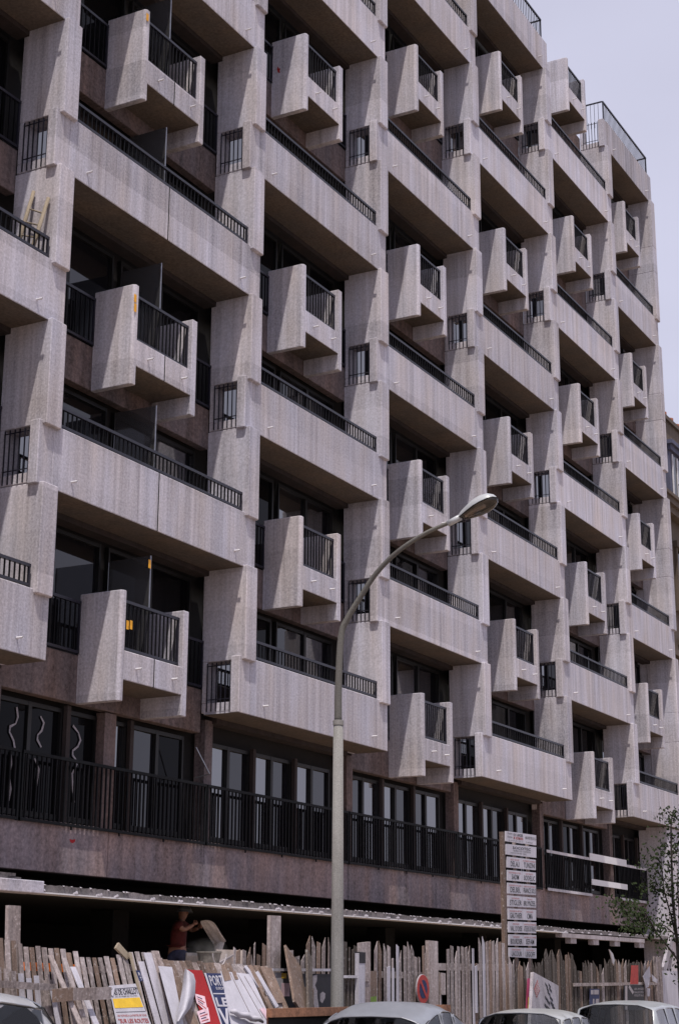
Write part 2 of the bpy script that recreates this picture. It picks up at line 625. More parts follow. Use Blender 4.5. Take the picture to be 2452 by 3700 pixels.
def rail_set(parent, x0, x1, y, z0, z1, step=0.118, th=0.022, bottom=True, mat='rail'):
    mb = MB()
    mb.box(x0, x1, y - 0.022, y + 0.028, z1 - 0.05, z1)
    if bottom:
        mb.box(x0, x1, y - 0.018, y + 0.022, z0 + 0.01, z0 + 0.055)
    mb.box(x0, x0 + 0.035, y - 0.015, y + 0.02, z0, z1 - 0.051)
    mb.box(x1 - 0.035, x1, y - 0.015, y + 0.02, z0, z1 - 0.051)
    nf = 3 if x1 - x0 > 3 else 1
    for i in range(1, nf + 1):                                       # little feet under the bottom rail
        xf = x0 + (x1 - x0) * i / (nf + 1)
        mb.box(xf - 0.012, xf + 0.012, y - 0.012, y + 0.012, z0 - 0.04, z0 + 0.02)
    r = mb.build('handrail', mat, parent)
    n = int((x1 - x0) / step)
    for i in range(1, n):
        x = x0 + (x1 - x0) * i / n
        BARS.append((r, x, y + 0.002, z0 + (0.054 if bottom else 0.0), z1 - 0.05, th, 'bar'))
    return r


def spout(parent, x, z):
    MB().lathe([(0.018, 0), (0.018, -0.12), (0.014, -0.12), (0.014, -0.02)], (x, 0.0, z), 'y', 10).build('drain_spout', 'spout', parent)


def long_balcony(b, n):
    z = level(n)
    xl, xr = XP[b], XP[b + 1]
    xs, xe = xl - 0.075, xr + 0.43
    if b == NB - 1:
        xe = xr + 0.385
    mb = MB()
    e = 0.035
    if b == 1:                                                        # split by a casting joint
        xj = 3.245
        mb.box(xl + 0.30, xj - 0.013, 0.0, 0.13, z, z + 1.06)
        mb.prism([(xj + 0.013, 0.13), (xj + 0.013, 0), (xe - e, 0), (xe, e), (xe, 0.13)], z, z + 1.06)
    else:
        mb.prism([(xl + 0.30, 0.13), (xl + 0.30, 0.0), (xe - e, 0), (xe, e), (xe, 0.13)], z, z + 1.06)
    mb.box(xs, xl + 0.30, 0.0, 0.19, z, z + 1.055 if n < TOP else z + 1.0)
    bal = mb.build('long_balcony', 'conc', bld, bevel=0.012)
    if b == 1:
        MB().box(3.245 - 0.012, 3.245 + 0.012, 0.004, 0.12, z + 0.01, z + 1.05).build('mastic_joint', 'void', bal)
    # floor tray seen from below, and the beam behind it
    MB().box(xl + 0.30, xr - 0.002 if n else xr + 0.36, 0.131, 0.76, z + 0.012, z + 0.22).box(xl + (0.31 if n else -0.07), xe - 0.03 if n == 0 else xr - 0.004, 0.006, 0.755, z - 0.005, z - 0.001).build('floor_slab', 'soffit', bal)  # second box: thin dark sheet painting underside shade over the pale parapet
    if n == 0:
        MB().box(xl + 0.004, xl + T, 0.195, 0.80, z + 0.006, z + 0.22).build('floor_slab', 'conc', bal)
    MB().box(xl + T + 0.01, xr - 0.002, 0.761, 1.04, z - 0.10, z + 0.22).build('floor_beam', 'spand', bal)  # beam coloured dark for the shade behind the tray
    spout(bal, xl + 0.80, z + 0.23)
    spout(bal, xr - 0.32, z + 0.23)
    if n < TOP:
        rail_set(bal, xl + T + 0.07, xr - 0.05, 0.045, z + 1.075, z + 1.44)
    else:
        r = rail_set(bal, xl + 0.10, xr + 0.08, 0.05, z + 1.0, z + 1.74, step=0.125, th=0.015, bottom=False)
        for xx in (xl + 0.10, xr + 0.08):
            MB().box(xx - 0.02, xx + 0.02, 0.08, 0.86, z + 1.70, z + 1.74).build('handrail', 'rail', bal)
            for j in range(1, 6):
                BARS.append((r, xx, 0.08 + j * 0.135, z + 0.80, z + 1.70, 0.011, 'bar'))
    # barred opening in the end wall
    for zz in (0.27, 0.90):
        MB().box(xl - 0.016, xl - 0.003, 0.222, 0.75, z + zz, z + zz + 0.016).build('window_bar', 'rail', bal)
    for j in range(6):
        yy = 0.232 + j * 0.1005
        MB().box(xl - 0.020, xl - 0.002, yy - 0.009, yy + 0.009, z + 0.06, z + 0.965).build('window_bar', 'rail', bal)
    return bal


def box_balcony(b, n):
    z = level(n)
    xl, xr = XP[b] + T, XP[b + 1]
    xa, xb = xl + 1.74, xr - 1.72
    if b == 1:
        xa, xb = 2.30, 4.29
    wl_, wr_ = 0.125, 0.16
    if b == NB - 1:
        xa, xb = xl + 1.35, xr - 1.25
    mb = MB()
    mb.prism([(xa, 0.87), (xa, 0.045), (xa + 0.045, 0), (xa + wl_, 0), (xa + wl_, 0.87)], z - 0.33, z + 1.53)
    mb.prism([(xb - wr_, 0.87), (xb - wr_, 0.0), (xb, 0.0), (xb, 0.87)], z - 0.33, z + 1.53)
    f0, f1 = xa + wl_, xb - wr_
    if b == 1:
        xj = (f0 + f1) / 2 + 0.02
        mb.box(f0, xj - 0.012, 0.003, 0.16, z + 0.03, z + 0.52)
        mb.box(xj + 0.012, f1, 0.003, 0.16, z + 0.03, z + 0.52)
    else:
        mb.box(f0, f1, 0.003, 0.16, z + 0.03, z + 0.52)
    bal = mb.build('box_balcony', 'conc', bld, bevel=0.012)
    if b == 1:
        MB().box(xj - 0.011, xj + 0.011, 0.007, 0.15, z + 0.035, z + 0.515).build('mastic_joint', 'void', bal)
    MB().box(f0 + 0.002, f1 - 0.002, 0.008, 0.86, z + 0.025, z + 0.029).box(f0 + 0.002, f1 - 0.002, 0.161, 0.86, z + 0.042, z + 0.20).build('floor_slab', 'soffit', bal)  # first box: thin dark sheet, underside shade put over the pale front panel
    spout(bal, f0 + 0.34, z + 0.26)
    spout(bal, f1 - 0.30, z + 0.26)
    rail_set(bal, f0 + 0.01, f1 - 0.01, 0.10, z + 0.545, z + 1.40, step=0.108)
    return bal, xa, xb


def spandrel(b, n, xa, xb):
    """brown wall strip behind the box, with a steel guard on either side"""
    z = level(n)
    xl, xr = XP[b] + T, XP[b + 1]
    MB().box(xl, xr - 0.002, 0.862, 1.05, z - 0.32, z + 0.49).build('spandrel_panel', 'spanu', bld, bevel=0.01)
    if n < TOP:
        rail_set(bld, xl + 0.03, xa - 0.02, 0.84, z + 0.50, z + 1.40, step=0.125)
        rail_set(bld, xb + 0.02, xr - 0.03, 0.84, z + 0.50, z + 1.40, step=0.125)
        for o in list(bld.children)[-2:]:
            o.name = 'window_guard'


def window(x0, x1, z0, z1, y, mat='pane', mats=None):
    mb = MB()
    w = 0.045
    xm = (x0 + x1) / 2
    mb.box(x0, x0 + w, y - 0.05, y + 0.03, z0, z1)
    mb.box(x1 - w, x1, y - 0.05, y + 0.03, z0, z1)
    mb.box(xm - 0.045, xm + 0.045, y - 0.05, y + 0.03, z0, z1)
    for a, c in ((x0 + w, xm - 0.045), (xm + 0.045, x1 - w)):
        mb.box(a, c, y - 0.046, y + 0.03, z0, z0 + 0.09)
        mb.box(a, c, y - 0.046, y + 0.03, z1 - 0.07, z1)
    fr = mb.build('window', 'frame', bld)
    for i, (a, c) in enumerate(((x0 + w, xm - 0.045), (xm + 0.045, x1 - w))):
        tilt = random.uniform(-0.012, 0.012)
        MB().add([(a, y + tilt, z0 + 0.09), (c, y - tilt, z0 + 0.09), (c, y - tilt, z1 - 0.07), (a, y + tilt, z1 - 0.07)],
                 [(0, 1, 2, 3)]).build('pane', mats[i] if mats else mat, fr)
    return fr


for b in range(NB):
    xl, xr = XP[b] + T, XP[b + 1]
    w = xr - xl
    for n in range(0, TOP + 1):
        z = level(n)
        if is_long(b, n):
            long_balcony(b, n)
        else:
            bal, xa, xb = box_balcony(b, n)
            spandrel(b, n, xa, xb)
        if n < TOP:
            zb, zt = (z + 0.23, z + H - 0.36) if is_long(b, n) else (z + 0.50, z + H - 0.13)
            for i in range(2):
                a = xl + w * (0.02 + 0.50 * i)
                window(a, a + w * 0.46, zb, zt, 1.14, mats=['pane2' if (i == 0 and j == 0 and is_long(b, n)) else random.choice(['paneopen', 'paneopen', 'paneopen', 'pane', 'pane2']) for j in range(2)])
    # gallery windows on the first floor
    zb, zt = level(-1) + 0.52, level(0) - 0.40
    for i in range(3):
        a = xl + 0.18 + (w - 0.30) / 3 * i
        ms = [random.choice(['pane2', 'pane2', 'pane']) for _ in range(2)]
        if b == 1:
            ms = [['paneopen', 'paneopen'], ['paneopen', 'pane2'], ['pane', 'paneopen']][i]
        if b in (0, 5, 6):
            ms = ['paneopen', 'pane' if b > 4 else 'paneopen']
        window(a, a + (w - 0.30) / 3 - 0.11, zb, zt, 1.12, mats=ms)
        if i:
            MB().box(a - 0.105, a - 0.005, 0.98, 1.06, zb - 0.04, zt + 0.05).build('gallery_post', 'spand', bld)

# smoked glass screens dividing the balconies of the widest bay
for n in range(0, 5):
    zz = level(n)
    mb = MB().box(3.262, 3.274, 0.15, 1.03, zz + 0.55, zz + 2.34)
    sc = mb.build('glass_screen', 'screen', bld)
    MB().box(3.255, 3.281, 0.135, 0.15, zz + 0.3, zz + 2.34).build('screen_edge', 'alu', sc)

# first floor band, columns, long guard rail
zb = level(-1)
for b in range(NB):
    x0, x1 = XP[b] + 0.2, XP[b + 1] + 0.2
    cuts = [x0, x1]
    if b == 1:
        cuts = [x0, 3.35, x1]
    for a, c in zip(cuts, cuts[1:]):
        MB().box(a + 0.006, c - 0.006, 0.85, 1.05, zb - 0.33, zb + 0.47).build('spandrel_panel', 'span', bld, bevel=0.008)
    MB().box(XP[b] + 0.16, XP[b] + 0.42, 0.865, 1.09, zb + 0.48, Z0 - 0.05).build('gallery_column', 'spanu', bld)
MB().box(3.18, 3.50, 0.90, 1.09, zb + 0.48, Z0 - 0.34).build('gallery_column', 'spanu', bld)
segs = [(-5.2, 0.9), (0.95, 6.2), (6.25, 11.7), (11.75, 17.2), (17.25, 22.6)]
for a, c in segs:
    rail_set(bld, a, c, 0.80, zb + 0.40, zb + 1.50, step=0.122, th=0.026, mat='railg')
for a, c in ((22.9, 26.3), (28.7, 31.6)):
    rail_set(bld, a, c, 0.80, zb + 0.44, zb + 1.46, step=0.122, th=0.026, mat='railg')
    MB().box(a, c, 0.765, 0.776, zb + 1.40, zb + 1.475).build('primed_rail', 'primer', bld)
    MB().box(a, c, 0.765, 0.776, zb + 0.40, zb + 0.47).build('primed_rail', 'primer', bld)
MB().box(26.15, 29.3, 0.74, 0.764, zb + 1.40, zb + 1.60).build('white_batten', 'spout', bld)
MB().box(26.25, 29.3, 0.74, 0.764, zb + 0.72, zb + 0.88).build('white_batten', 'spout', bld)
MB().box(31.35, XP[7] + T - 0.01, 0.10, 1.0, 0.03, Z0 - 0.02).build('end_pier', 'conc', bld)

# solid core, roof, ground floor
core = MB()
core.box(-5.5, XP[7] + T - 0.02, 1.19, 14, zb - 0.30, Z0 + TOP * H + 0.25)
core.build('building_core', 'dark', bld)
MB().box(XP[7] + 0.02, XP[7] + T - 0.004, 0.861, 14, zb - 0.30, Z0 + TOP * H + 0.78).build('side_wall', 'conc', bld)
MB().box(-5.5, XP[7], 13.0, 14.02, Z0 + TOP * H, Z0 + TOP * H + 0.6).build('roof_parapet', 'conc', bld)
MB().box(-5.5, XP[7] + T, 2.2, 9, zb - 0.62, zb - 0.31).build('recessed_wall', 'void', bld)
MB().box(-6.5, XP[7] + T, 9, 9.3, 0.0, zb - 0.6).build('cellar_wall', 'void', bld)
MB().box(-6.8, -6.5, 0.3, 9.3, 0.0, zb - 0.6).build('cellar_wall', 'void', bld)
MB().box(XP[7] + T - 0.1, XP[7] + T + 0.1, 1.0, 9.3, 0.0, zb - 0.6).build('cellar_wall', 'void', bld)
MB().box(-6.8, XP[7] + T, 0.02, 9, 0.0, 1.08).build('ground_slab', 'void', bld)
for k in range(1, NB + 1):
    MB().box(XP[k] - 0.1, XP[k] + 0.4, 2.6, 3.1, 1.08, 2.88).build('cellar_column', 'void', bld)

# canopy slab with its ragged front edge and mortar spilt over the form board
LX0, LX1 = -6.5, 32.0
ZL0, ZL1 = 2.865, 2.985
rnd = random.Random(5)
st = 0.055
N = int((LX1 - LX0) / st)
mb = MB()
top, bot = [], []
for i in range(N + 1):
    x = LX0 + i * st
    dz = 0.010 * math.sin(x * 1.3) + 0.006 * math.sin(x * 7.1) + rnd.uniform(-0.006, 0.008)
    dy = 0.006 * math.sin(x * 5.3) + rnd.uniform(-0.006, 0.006)
    mb.v += [Vector((x, 0.0 + dy, ZL0 + 0.028)), Vector((x, 0.01 + dy, ZL1 + dz)), Vector((x, 0.35, ZL1 - 0.01)), Vector((x, 0.35, ZL0 + 0.028))]
for i in range(N):
    a, c = 4 * i, 4 * i + 4
    mb.f += [[a, c, c + 1, a + 1], [a + 1, c + 1, c + 2, a + 2], [a + 3, a, c, c + 3][::-1]]
led = mb.build('canopy_edge', 'rough', bld, fix=True)
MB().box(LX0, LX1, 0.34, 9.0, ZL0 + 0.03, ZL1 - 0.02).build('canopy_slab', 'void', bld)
MB().box(LX0 + 6.6, 22.2, -0.035, 0.30, ZL0, ZL0 + 0.022).build('form_board', 'spout', led)
mb = MB()
x = 0.6
while x < 26.5:
    cl = rnd.uniform(0.03, 0.11)
    for j in range(rnd.randint(2, 5)):
        xx = x + rnd.uniform(-cl, cl)
        rr = rnd.uniform(0.014, 0.034)
        zc = ZL0 + 0.028 + rnd.uniform(0.0, 0.015)
        p = [(xx - rr * rnd.uniform(.8, 1.8), -0.02, zc - 0.01), (xx + rr * rnd.uniform(.8, 1.8), -0.02, zc - 0.01), (xx + rr * 0.5, -0.03, zc + rr), (xx - rr * 0.4, -0.03, zc + rr * 1.1),
             (xx, -0.055, zc), (xx, 0.02, zc + rr * 0.3)]
        mb.add(p, [(0, 1, 4), (1, 2, 4), (2, 3, 4), (3, 0, 4), (0, 3, 5), (3, 2, 5), (2, 1, 5), (1, 0, 5)])
    x += rnd.choice([0.45, 0.6, 0.8, 1.0]) * (1.0 if x < 16 else 0.9)
for i in range(160):                                                 # crumbs along the top arris
    xx = rnd.uniform(0.6, 30)
    rr = rnd.uniform(0.006, 0.016)
    zc = ZL1 + 0.010 * math.sin(xx * 1.3) + 0.004
    mb.add([(xx - rr * 2, 0.0, zc - rr), (xx + rr * 2, 0.0, zc - rr), (xx, -0.02, zc), (xx, 0.03, zc + rr)], [(0, 1, 2), (0, 2, 3), (2, 1, 3), (0, 3, 1)])
struct(mb.build('spilt_mortar', 'mortar', led), 'stuff')
kb = MB().box(-5.5, 0.57, -0.06, 0.30, ZL0 - 0.005, ZL0 + 0.175).build('fresh_kerb_block', 'conc', bld, bevel=0.01)
for i, (xa_, xb_, za, zc_) in enumerate(((-0.62, -0.2, 0.176, 0.215), (-0.45, -0.02, 0.216, 0.262), (-0.2, 0.12, 0.176, 0.21))):
    MB().box(xa_, xb_, 0.0 + 0.01 * i, 0.2, ZL0 + za, ZL0 + zc_).build('offcut_slab', 'rough', bld)
# timber bearer with props under the right end of the canopy
fb = MB().box(21.8, 28.3, -0.05, 0.16, ZL0 - 0.11, ZL0 - 0.005).build('bearer', 'formply', bld)
for xx in (22.4, 24.1, 25.8, 27.9):
    MB().box(xx, xx + 0.42, -0.02, 0.13, ZL0 - 0.25, ZL0 - 0.112).build('bearer_block', 'formply', fb)

# yellow stickers left by the builders
for u, v, y in ((533, 62, -0.006), (489, 1078, -0.006), (489, 1112, -0.006), (541, 2038, 0.12), (461, 2258, 0.07), (474, 2258, 0.07)):
    c = at(u, v, 1, y)
    MB().box(c.x - 0.035, c.x + 0.035, y - 0.004, y - 0.001, c.z - 0.075, c.z + 0.075).build('sticker', 'yellow', bld)
# red paint splashes and a propped casement stay
for pts, ax, val, off in ((((252, 3032), (262, 3034), (273, 3032), (271, 3042), (262, 3047), (254, 3043)), 1, 0.85, Vector((0, -0.003, 0))),
                          (((1004, 240), (1009, 248), (1014, 247), (1010, 256), (1012, 264), (1004, 262), (1001, 250)), 0, XP[2] + T + 1.74, Vector((-0.003, 0, 0)))):
    P3 = [at(u, v, ax, val) + off for u, v in pts]
    MB().add(P3, [list(range(len(P3)))]).build('paint_splash', 'red', bld)
MB().beam(at(708, 2700, 1, 0.70), at(757, 2796, 1, 0.62), 0.018, 0.018).build('window_stay', 'alu', bld)
MB().beam(at(757, 2796, 1, 0.62), at(700, 2812, 1, 0.75), 0.016, 0.016).build('window_stay', 'frame', bld)
# whitewash squiggles on the new panes
for pts in (((62, 2555), (66, 2590), (58, 2615), (38, 2625), (36, 2645), (50, 2675), (55, 2705)),
            ((148, 2588), (160, 2612), (152, 2640), (138, 2655), (136, 2672), (150, 2700)),
            ((265, 2622), (285, 2648), (292, 2675), (282, 2698), (264, 2712), (264, 2730), (278, 2748)),
            ((40, 2715), (42, 2760), (34, 2800), (40, 2850), (33, 2892)), ((126, 2740), (142, 2780), (132, 2840), (128, 2920)),
            ((280, 2760), (262, 2795), (264, 2850), (270, 2900))):
    P3 = [at(u, v, 1, 1.098) for u, v in pts]
    mb = MB()
    for i in range(len(P3)):
        d = (P3[min(i + 1, len(P3) - 1)] - P3[max(i - 1, 0)]).normalized()
        s_ = Vector((d.z, 0, -d.x)) * (0.010 + 0.014 * abs(math.sin(i * 1.9 + pts[0][0])))
        mb.v += [P3[i] - s_, P3[i] + s_]
    for i in range(len(P3) - 1):
        mb.f.append([2 * i, 2 * i + 1, 2 * i + 3, 2 * i + 2])
    mb.build('paint_mark', 'formply', bld)

# balusters: the 300 that show largest as parts of their rail, the rest joined
me_bar = bpy.data.meshes.new('baluster')
t = MB().box(-0.5, 0.5, -0.5, 0.5, 0, 1)
me_bar.from_pydata(t.v, [], t.f)
BAR_MESH = {}


def bar_mesh(mat):
    if mat not in BAR_MESH:
        m_ = me_bar.copy()
        m_.materials.append(M[mat])
        BAR_MESH[mat] = m_
    return BAR_MESH[mat]


def score(bb):
    u0, v0, d0 = pix((bb[1], bb[2], bb[3]))
    u1, v1, d1 = pix((bb[1], bb[2], bb[4]))
    inside = -10 < u0 < 2470 and -50 < min(v0, v1) and max(v0, v1) < 3750
    hidden = 0.5 if bb[2] > 0.7 else 1.0
    return (abs(v1 - v0) * bb[5] / d0 * hidden) if inside else -1


BARS.sort(key=score, reverse=True)
rest = MB()
for i, (par, x, y, z0, z1, th, mat) in enumerate(BARS):
    if i < 300:
        o = bpy.data.objects.new('baluster', bar_mesh(mat))
        col.objects.link(o)
        o.scale = (th, th, z1 - z0)
        # the rail is a part or a sub-part: never a fourth level
        top_par = par if par.parent is bld else par.parent
        o.parent = top_par
        o.location = Vector((x, y, z0)) - WORLD[top_par.name]
    else:
        rest.box(x - th / 2, x + th / 2, y - th / 2, y + th / 2, z0, z1)
struct(rest.build('balusters', 'bar', bld), 'stuff')

# ------------------------------------------------------------------ neighbouring old building at the right edge
old = empty('old_stone_building', (38.5, 0.6, 0.0), 'old limestone building with zinc mansard and chimney pots at the right edge', 'building')
OX0, OX1, OY = 33.05, 46.0, 0.62
MB().box(OX0, OX1, OY, 12, 0, 17.6).build('wall', 'stone', old)
MB().add([(OX0, OY + 0.1, 17.95), (OX1, OY + 0.1, 17.95), (OX1, 12, 17.95), (OX0, 12, 17.95),
          (OX0, OY + 1.1, 20.6), (OX1, OY + 1.1, 20.6), (OX1, 11, 20.8), (OX0, 11, 20.8)],
         [(0, 3, 2, 1), (4, 5, 6, 7), (0, 1, 5, 4), (1, 2, 6, 5), (2, 3, 7, 6), (3, 0, 4, 7)]).build('mansard_roof', 'zinc', old)
cn = MB().box(OX0, OX1, OY - 0.42, OY + 0.2, 17.6, 17.82).box(OX0, OX1, OY - 0.30, OY + 0.2, 17.35, 17.6)
cn.box(OX0, OX1, OY - 0.5, OY + 0.2, 17.82, 17.94).build('cornice', 'stone', old)
for zf in (6.4, 9.7, 13.0):
    MB().box(OX0, OX1, OY - 0.16, OY - 0.002, zf - 0.62, zf - 0.42).build('string_course', 'stone', old)


def old_window(xc, z0, z1):
    w = 0.62
    fr = MB()
    fr.box(xc - w - 0.16, xc - w, OY - 0.10, OY - 0.003, z0, z1 + 0.02).box(xc + w, xc + w + 0.16, OY - 0.10, OY - 0.003, z0, z1 + 0.02)
    fr.box(xc - w - 0.24, xc + w + 0.24, OY - 0.16, OY - 0.003, z1 + 0.021, z1 + 0.24)
    fo = fr.build('window', 'stone', old)
    MB().box(xc - w, xc + w, OY - 0.012, OY - 0.003, z0, z1).build('pane', 'pane', fo)
    MB().box(xc - 0.05, xc + 0.05, OY - 0.05, OY - 0.013, z0, z1).box(xc - w, xc - w + 0.07, OY - 0.05, OY - 0.013, z0, z1).box(xc + w - 0.07, xc + w, OY - 0.05, OY - 0.013, z0, z1).build('sash', 'spout', fo)
    MB().box(xc - w - 0.3, xc + w + 0.3, OY - 0.36, OY - 0.004, z0 - 0.14, z0).build('sill', 'stone', fo)
    g = MB()
    yr = OY - 0.32
    g.box(xc - w - 0.28, xc + w + 0.28, yr - 0.02, yr + 0.02, z0 + 0.92, z0 + 0.97)
    g.box(xc - w - 0.28, xc + w + 0.28, yr - 0.015, yr + 0.015, z0 + 0.05, z0 + 0.08)
    for k in range(9):
        x = xc - w - 0.26 + k * (2 * w + 0.52) / 8
        g.box(x - 0.011, x + 0.011, yr - 0.011, yr + 0.011, z0, z0 + 0.92)
        if k < 8:
            c = Vector((x + 0.11, yr, z0 + 0.36))
            g.tube([c + Vector((0.085 * math.cos(t), 0, 0.25 * math.sin(t))) for t in [i * math.pi / 5 for i in range(11)]], 0.011, 4, False)
    g.build('iron_railing', 'rail', fo)


for xc in (36.2, 39.4, 42.6):
    for z0 in (4.1, 7.4, 10.7, 14.2):
        old_window(xc, z0, z0 + 2.15)
    d = MB().box(xc - 0.85, xc + 0.85, OY - 0.02, OY + 1.2, 17.96, 20.15)
    do = d.build('dormer', 'zinc', old)
    MB().box(xc - 0.56, xc + 0.56, OY - 0.035, OY - 0.021, 18.1, 19.85).build('pane', 'pane', do)
    MB().box(xc - 0.60, xc - 0.54, OY - 0.08, OY - 0.036, 18.1, 19.85).box(xc - 0.04, xc + 0.04, OY - 0.07, OY - 0.036, 18.1, 19.85).box(xc + 0.54, xc + 0.60, OY - 0.08, OY - 0.036, 18.1, 19.85).build('sash', 'spout', do)
    MB().box(xc - 1.0, xc + 1.0, OY - 0.22, OY + 1.3, 20.151, 20.30).box(xc - 0.92, xc + 0.92, OY - 0.13, OY - 0.022, 19.95, 20.15).build('hood', 'zinc', do)
    g = MB().box(xc - 0.95, xc + 0.95, OY - 0.38, OY - 0.34, 18.55, 18.59)
    for k in range(10):
        g.box(xc - 0.94 + k * 0.208, xc - 0.92 + k * 0.208, OY - 0.37, OY - 0.35, 17.95, 18.55)
    g.build('iron_railing', 'rail', do)
ch = MB().box(34.6, 44.5, 2.3, 3.4, 20.4, 23.0).build('chimney_stack', 'stone', old)
MB().box(34.5, 44.6, 2.2, 3.5, 23.001, 23.17).build('coping', 'stone', ch)
for k in range(11):
    MB().lathe([(0.17, 0), (0.15, 0.5), (0.18, 0.52), (0.18, 0.62)], (35.0 + k * 0.88, 2.8, 23.17), 'z', 12).build('chimney_pot', 'terra', ch, smooth=False)

# ------------------------------------------------------------------ street lamp
XL, YL = -0.47, -5.6
lamp = empty('street_lamp', (XL, YL, 0.03), 'tall street lamp with mottled pale mast and dull curved arm', 'street lamp')
mb = MB()
zj = 4.90
mb.lathe([(0.102, 0.0), (0.098, 0.4), (0.083, 1.4), (0.077, 2.6), (0.064, zj - 0.03)], (XL, YL, 0.03), 'z', 16)
mb.build('mast', 'pole', lamp, smooth=True)
MB().lathe([(0.060, -0.05), (0.071, -0.045), (0.071, 0.015), (0.060, 0.02)], (XL, YL, zj), 'z', 16).build('collar', 'pole', lamp, smooth=False)
MB().box(XL - 0.10, XL - 0.075, YL - 0.05, YL + 0.05, 0.5, 0.95).build('access_door', 'arm', lamp)
arm = [(XL, YL, zj), (XL, YL + 0.0, 5.35)] + [tuple(at(u, v, 0, XL)) for u, v in ((1232, 2300), (1255, 2235), (1300, 2160), (1360, 2070), (1440, 1990), (1540, 1925), (1632, 1885))]
# smooth the arm
pts = [Vector(p) for p in arm]
sm = []
for i in range(len(pts) - 1):
    p0, p1, p2, p3 = pts[max(i - 1, 0)], pts[i], pts[i + 1], pts[min(i + 2, len(pts) - 1)]
    for k in range(5):
        t = k / 5
        sm.append(0.5 * ((2 * p1) + (-p0 + p2) * t + (2 * p0 - 5 * p1 + 4 * p2 - p3) * t * t + (-p0 + 3 * p1 - 3 * p2 + p3) * t ** 3))
sm.append(pts[-1])
rr = [0.052 - 0.027 * i / (len(sm) - 1) for i in range(len(sm))]
MB().tube(sm, rr, 12).build('arm', 'arm', lamp, smooth=True)
ap = pts[-1]
hd = Vector((0, at(1805, 1800, 0, XL).y - ap.y, at(1805, 1800, 0, XL).z - ap.z + 0.03))
Ld = hd.length
hd.normalize()
hup = Vector((1, 0, 0)).cross(hd)
if hup.z < 0:
    hup = -hup
MB().tube([ap - hd * 0.06, ap + hd * 0.13], 0.042, 10).build('lantern_neck', 'lampshell', lamp, smooth=True)


def egg(profile, top, sign):
    """half shell along hd: profile of (s, half width, height)"""
    vs_, fs = [], []
    n = 10
    for s_, w_, h_ in profile:
        for k in range(n + 1):
            t = math.pi * k / n
            vs_.append(ap + hd * s_ + Vector((1, 0, 0)) * (w_ * math.cos(t)) + hup * (top + sign * h_ * math.sin(t)))
    m = n + 1
    for i in range(len(profile) - 1):
        for k in range(n):
            f = [i * m + k, i * m + k + 1, (i + 1) * m + k + 1, (i + 1) * m + k]
            fs.append(f if sign > 0 else f[::-1])
    return MB().add(vs_, fs)


L0 = 0.12
prof = [(L0, 0.035, 0.045), (L0 + 0.06, 0.06, 0.075), (L0 + 0.16, 0.105, 0.10), (L0 + 0.27, 0.145, 0.125), (L0 + 0.38, 0.155, 0.130), (L0 + 0.48, 0.135, 0.105), (L0 + 0.54, 0.09, 0.06), (L0 + 0.565, 0.02, 0.015)]
sh = egg(prof, 0.0, 1).build('lantern_shell', 'lampshell', lamp, smooth=True)
egg([(a, b * 0.94, c * 0.80) for a, b, c in prof[1:]], -0.008, -1).build('lantern_bowl', 'lens', lamp, smooth=True)
rim = [ap + hd * a + Vector((1, 0, 0)) * b - hup * 0.004 for a, b, c in prof] + [ap + hd * a - Vector((1, 0, 0)) * b - hup * 0.004 for a, b, c in prof[::-1]]
MB().tube(rim + [rim[0]], 0.008, 6, False).build('lantern_rim', 'rubber', lamp)
MB().tube([ap + hd * 0.2 - hup * 0.01, ap + hd * 0.5 - hup * 0.012], 0.035, 8).build('bulb', 'lampclear', lamp, smooth=True)


# ------------------------------------------------------------------ lettering
def text_mesh(s, bold=0.0):
    c = bpy.data.curves.new('lettering', 'FONT')
    c.body = s
    c.offset = bold
    c.resolution_u = 2
    o = bpy.data.objects.new('lettering', c)
    col.objects.link(o)
    bpy.context.view_layer.update()
    dg = bpy.context.evaluated_depsgraph_get()
    me = bpy.data.meshes.new_from_object(o.evaluated_get(dg))
    vs_ = [Vector(v.co) for v in me.vertices]
    fs = [list(p.vertices) for p in me.polygons]
    bpy.data.objects.remove(o)
    bpy.data.curves.remove(c)
    bpy.data.meshes.remove(me)
    x0, x1 = min(v.x for v in vs_), max(v.x for v in vs_)
    y0, y1 = min(v.y for v in vs_), max(v.y for v in vs_)
    return [((v.x - x0) / (x1 - x0), (v.y - y0) / (y1 - y0)) for v in vs_], fs


def lettering(s, quad, n, mat, parent, bold=0.012, name='lettering', lift=0.004):
    """quad: bottom-left, bottom-right, top-right, top-left in 3-D"""
    uv, fs = text_mesh(s, bold)
    a, b, c, d = [Vector(q) for q in quad]
    n = Vector(n).normalized()
    vs_ = [(a * (1 - x) + b * x) * (1 - y) + (d * (1 - x) + c * x) * y + n * lift for x, y in uv]
    mb = MB().add(vs_, fs)
    return mb.build(name, mat, parent)


def sub(quad, x0, x1, y0, y1):
    a, b, c, d = [Vector(q) for q in quad]
    f = lambda x, y: (a * (1 - x) + b * x) * (1 - y) + (d * (1 - x) + c * x) * y
    return [f(x0, y0), f(x1, y0), f(x1, y1), f(x0, y1)]


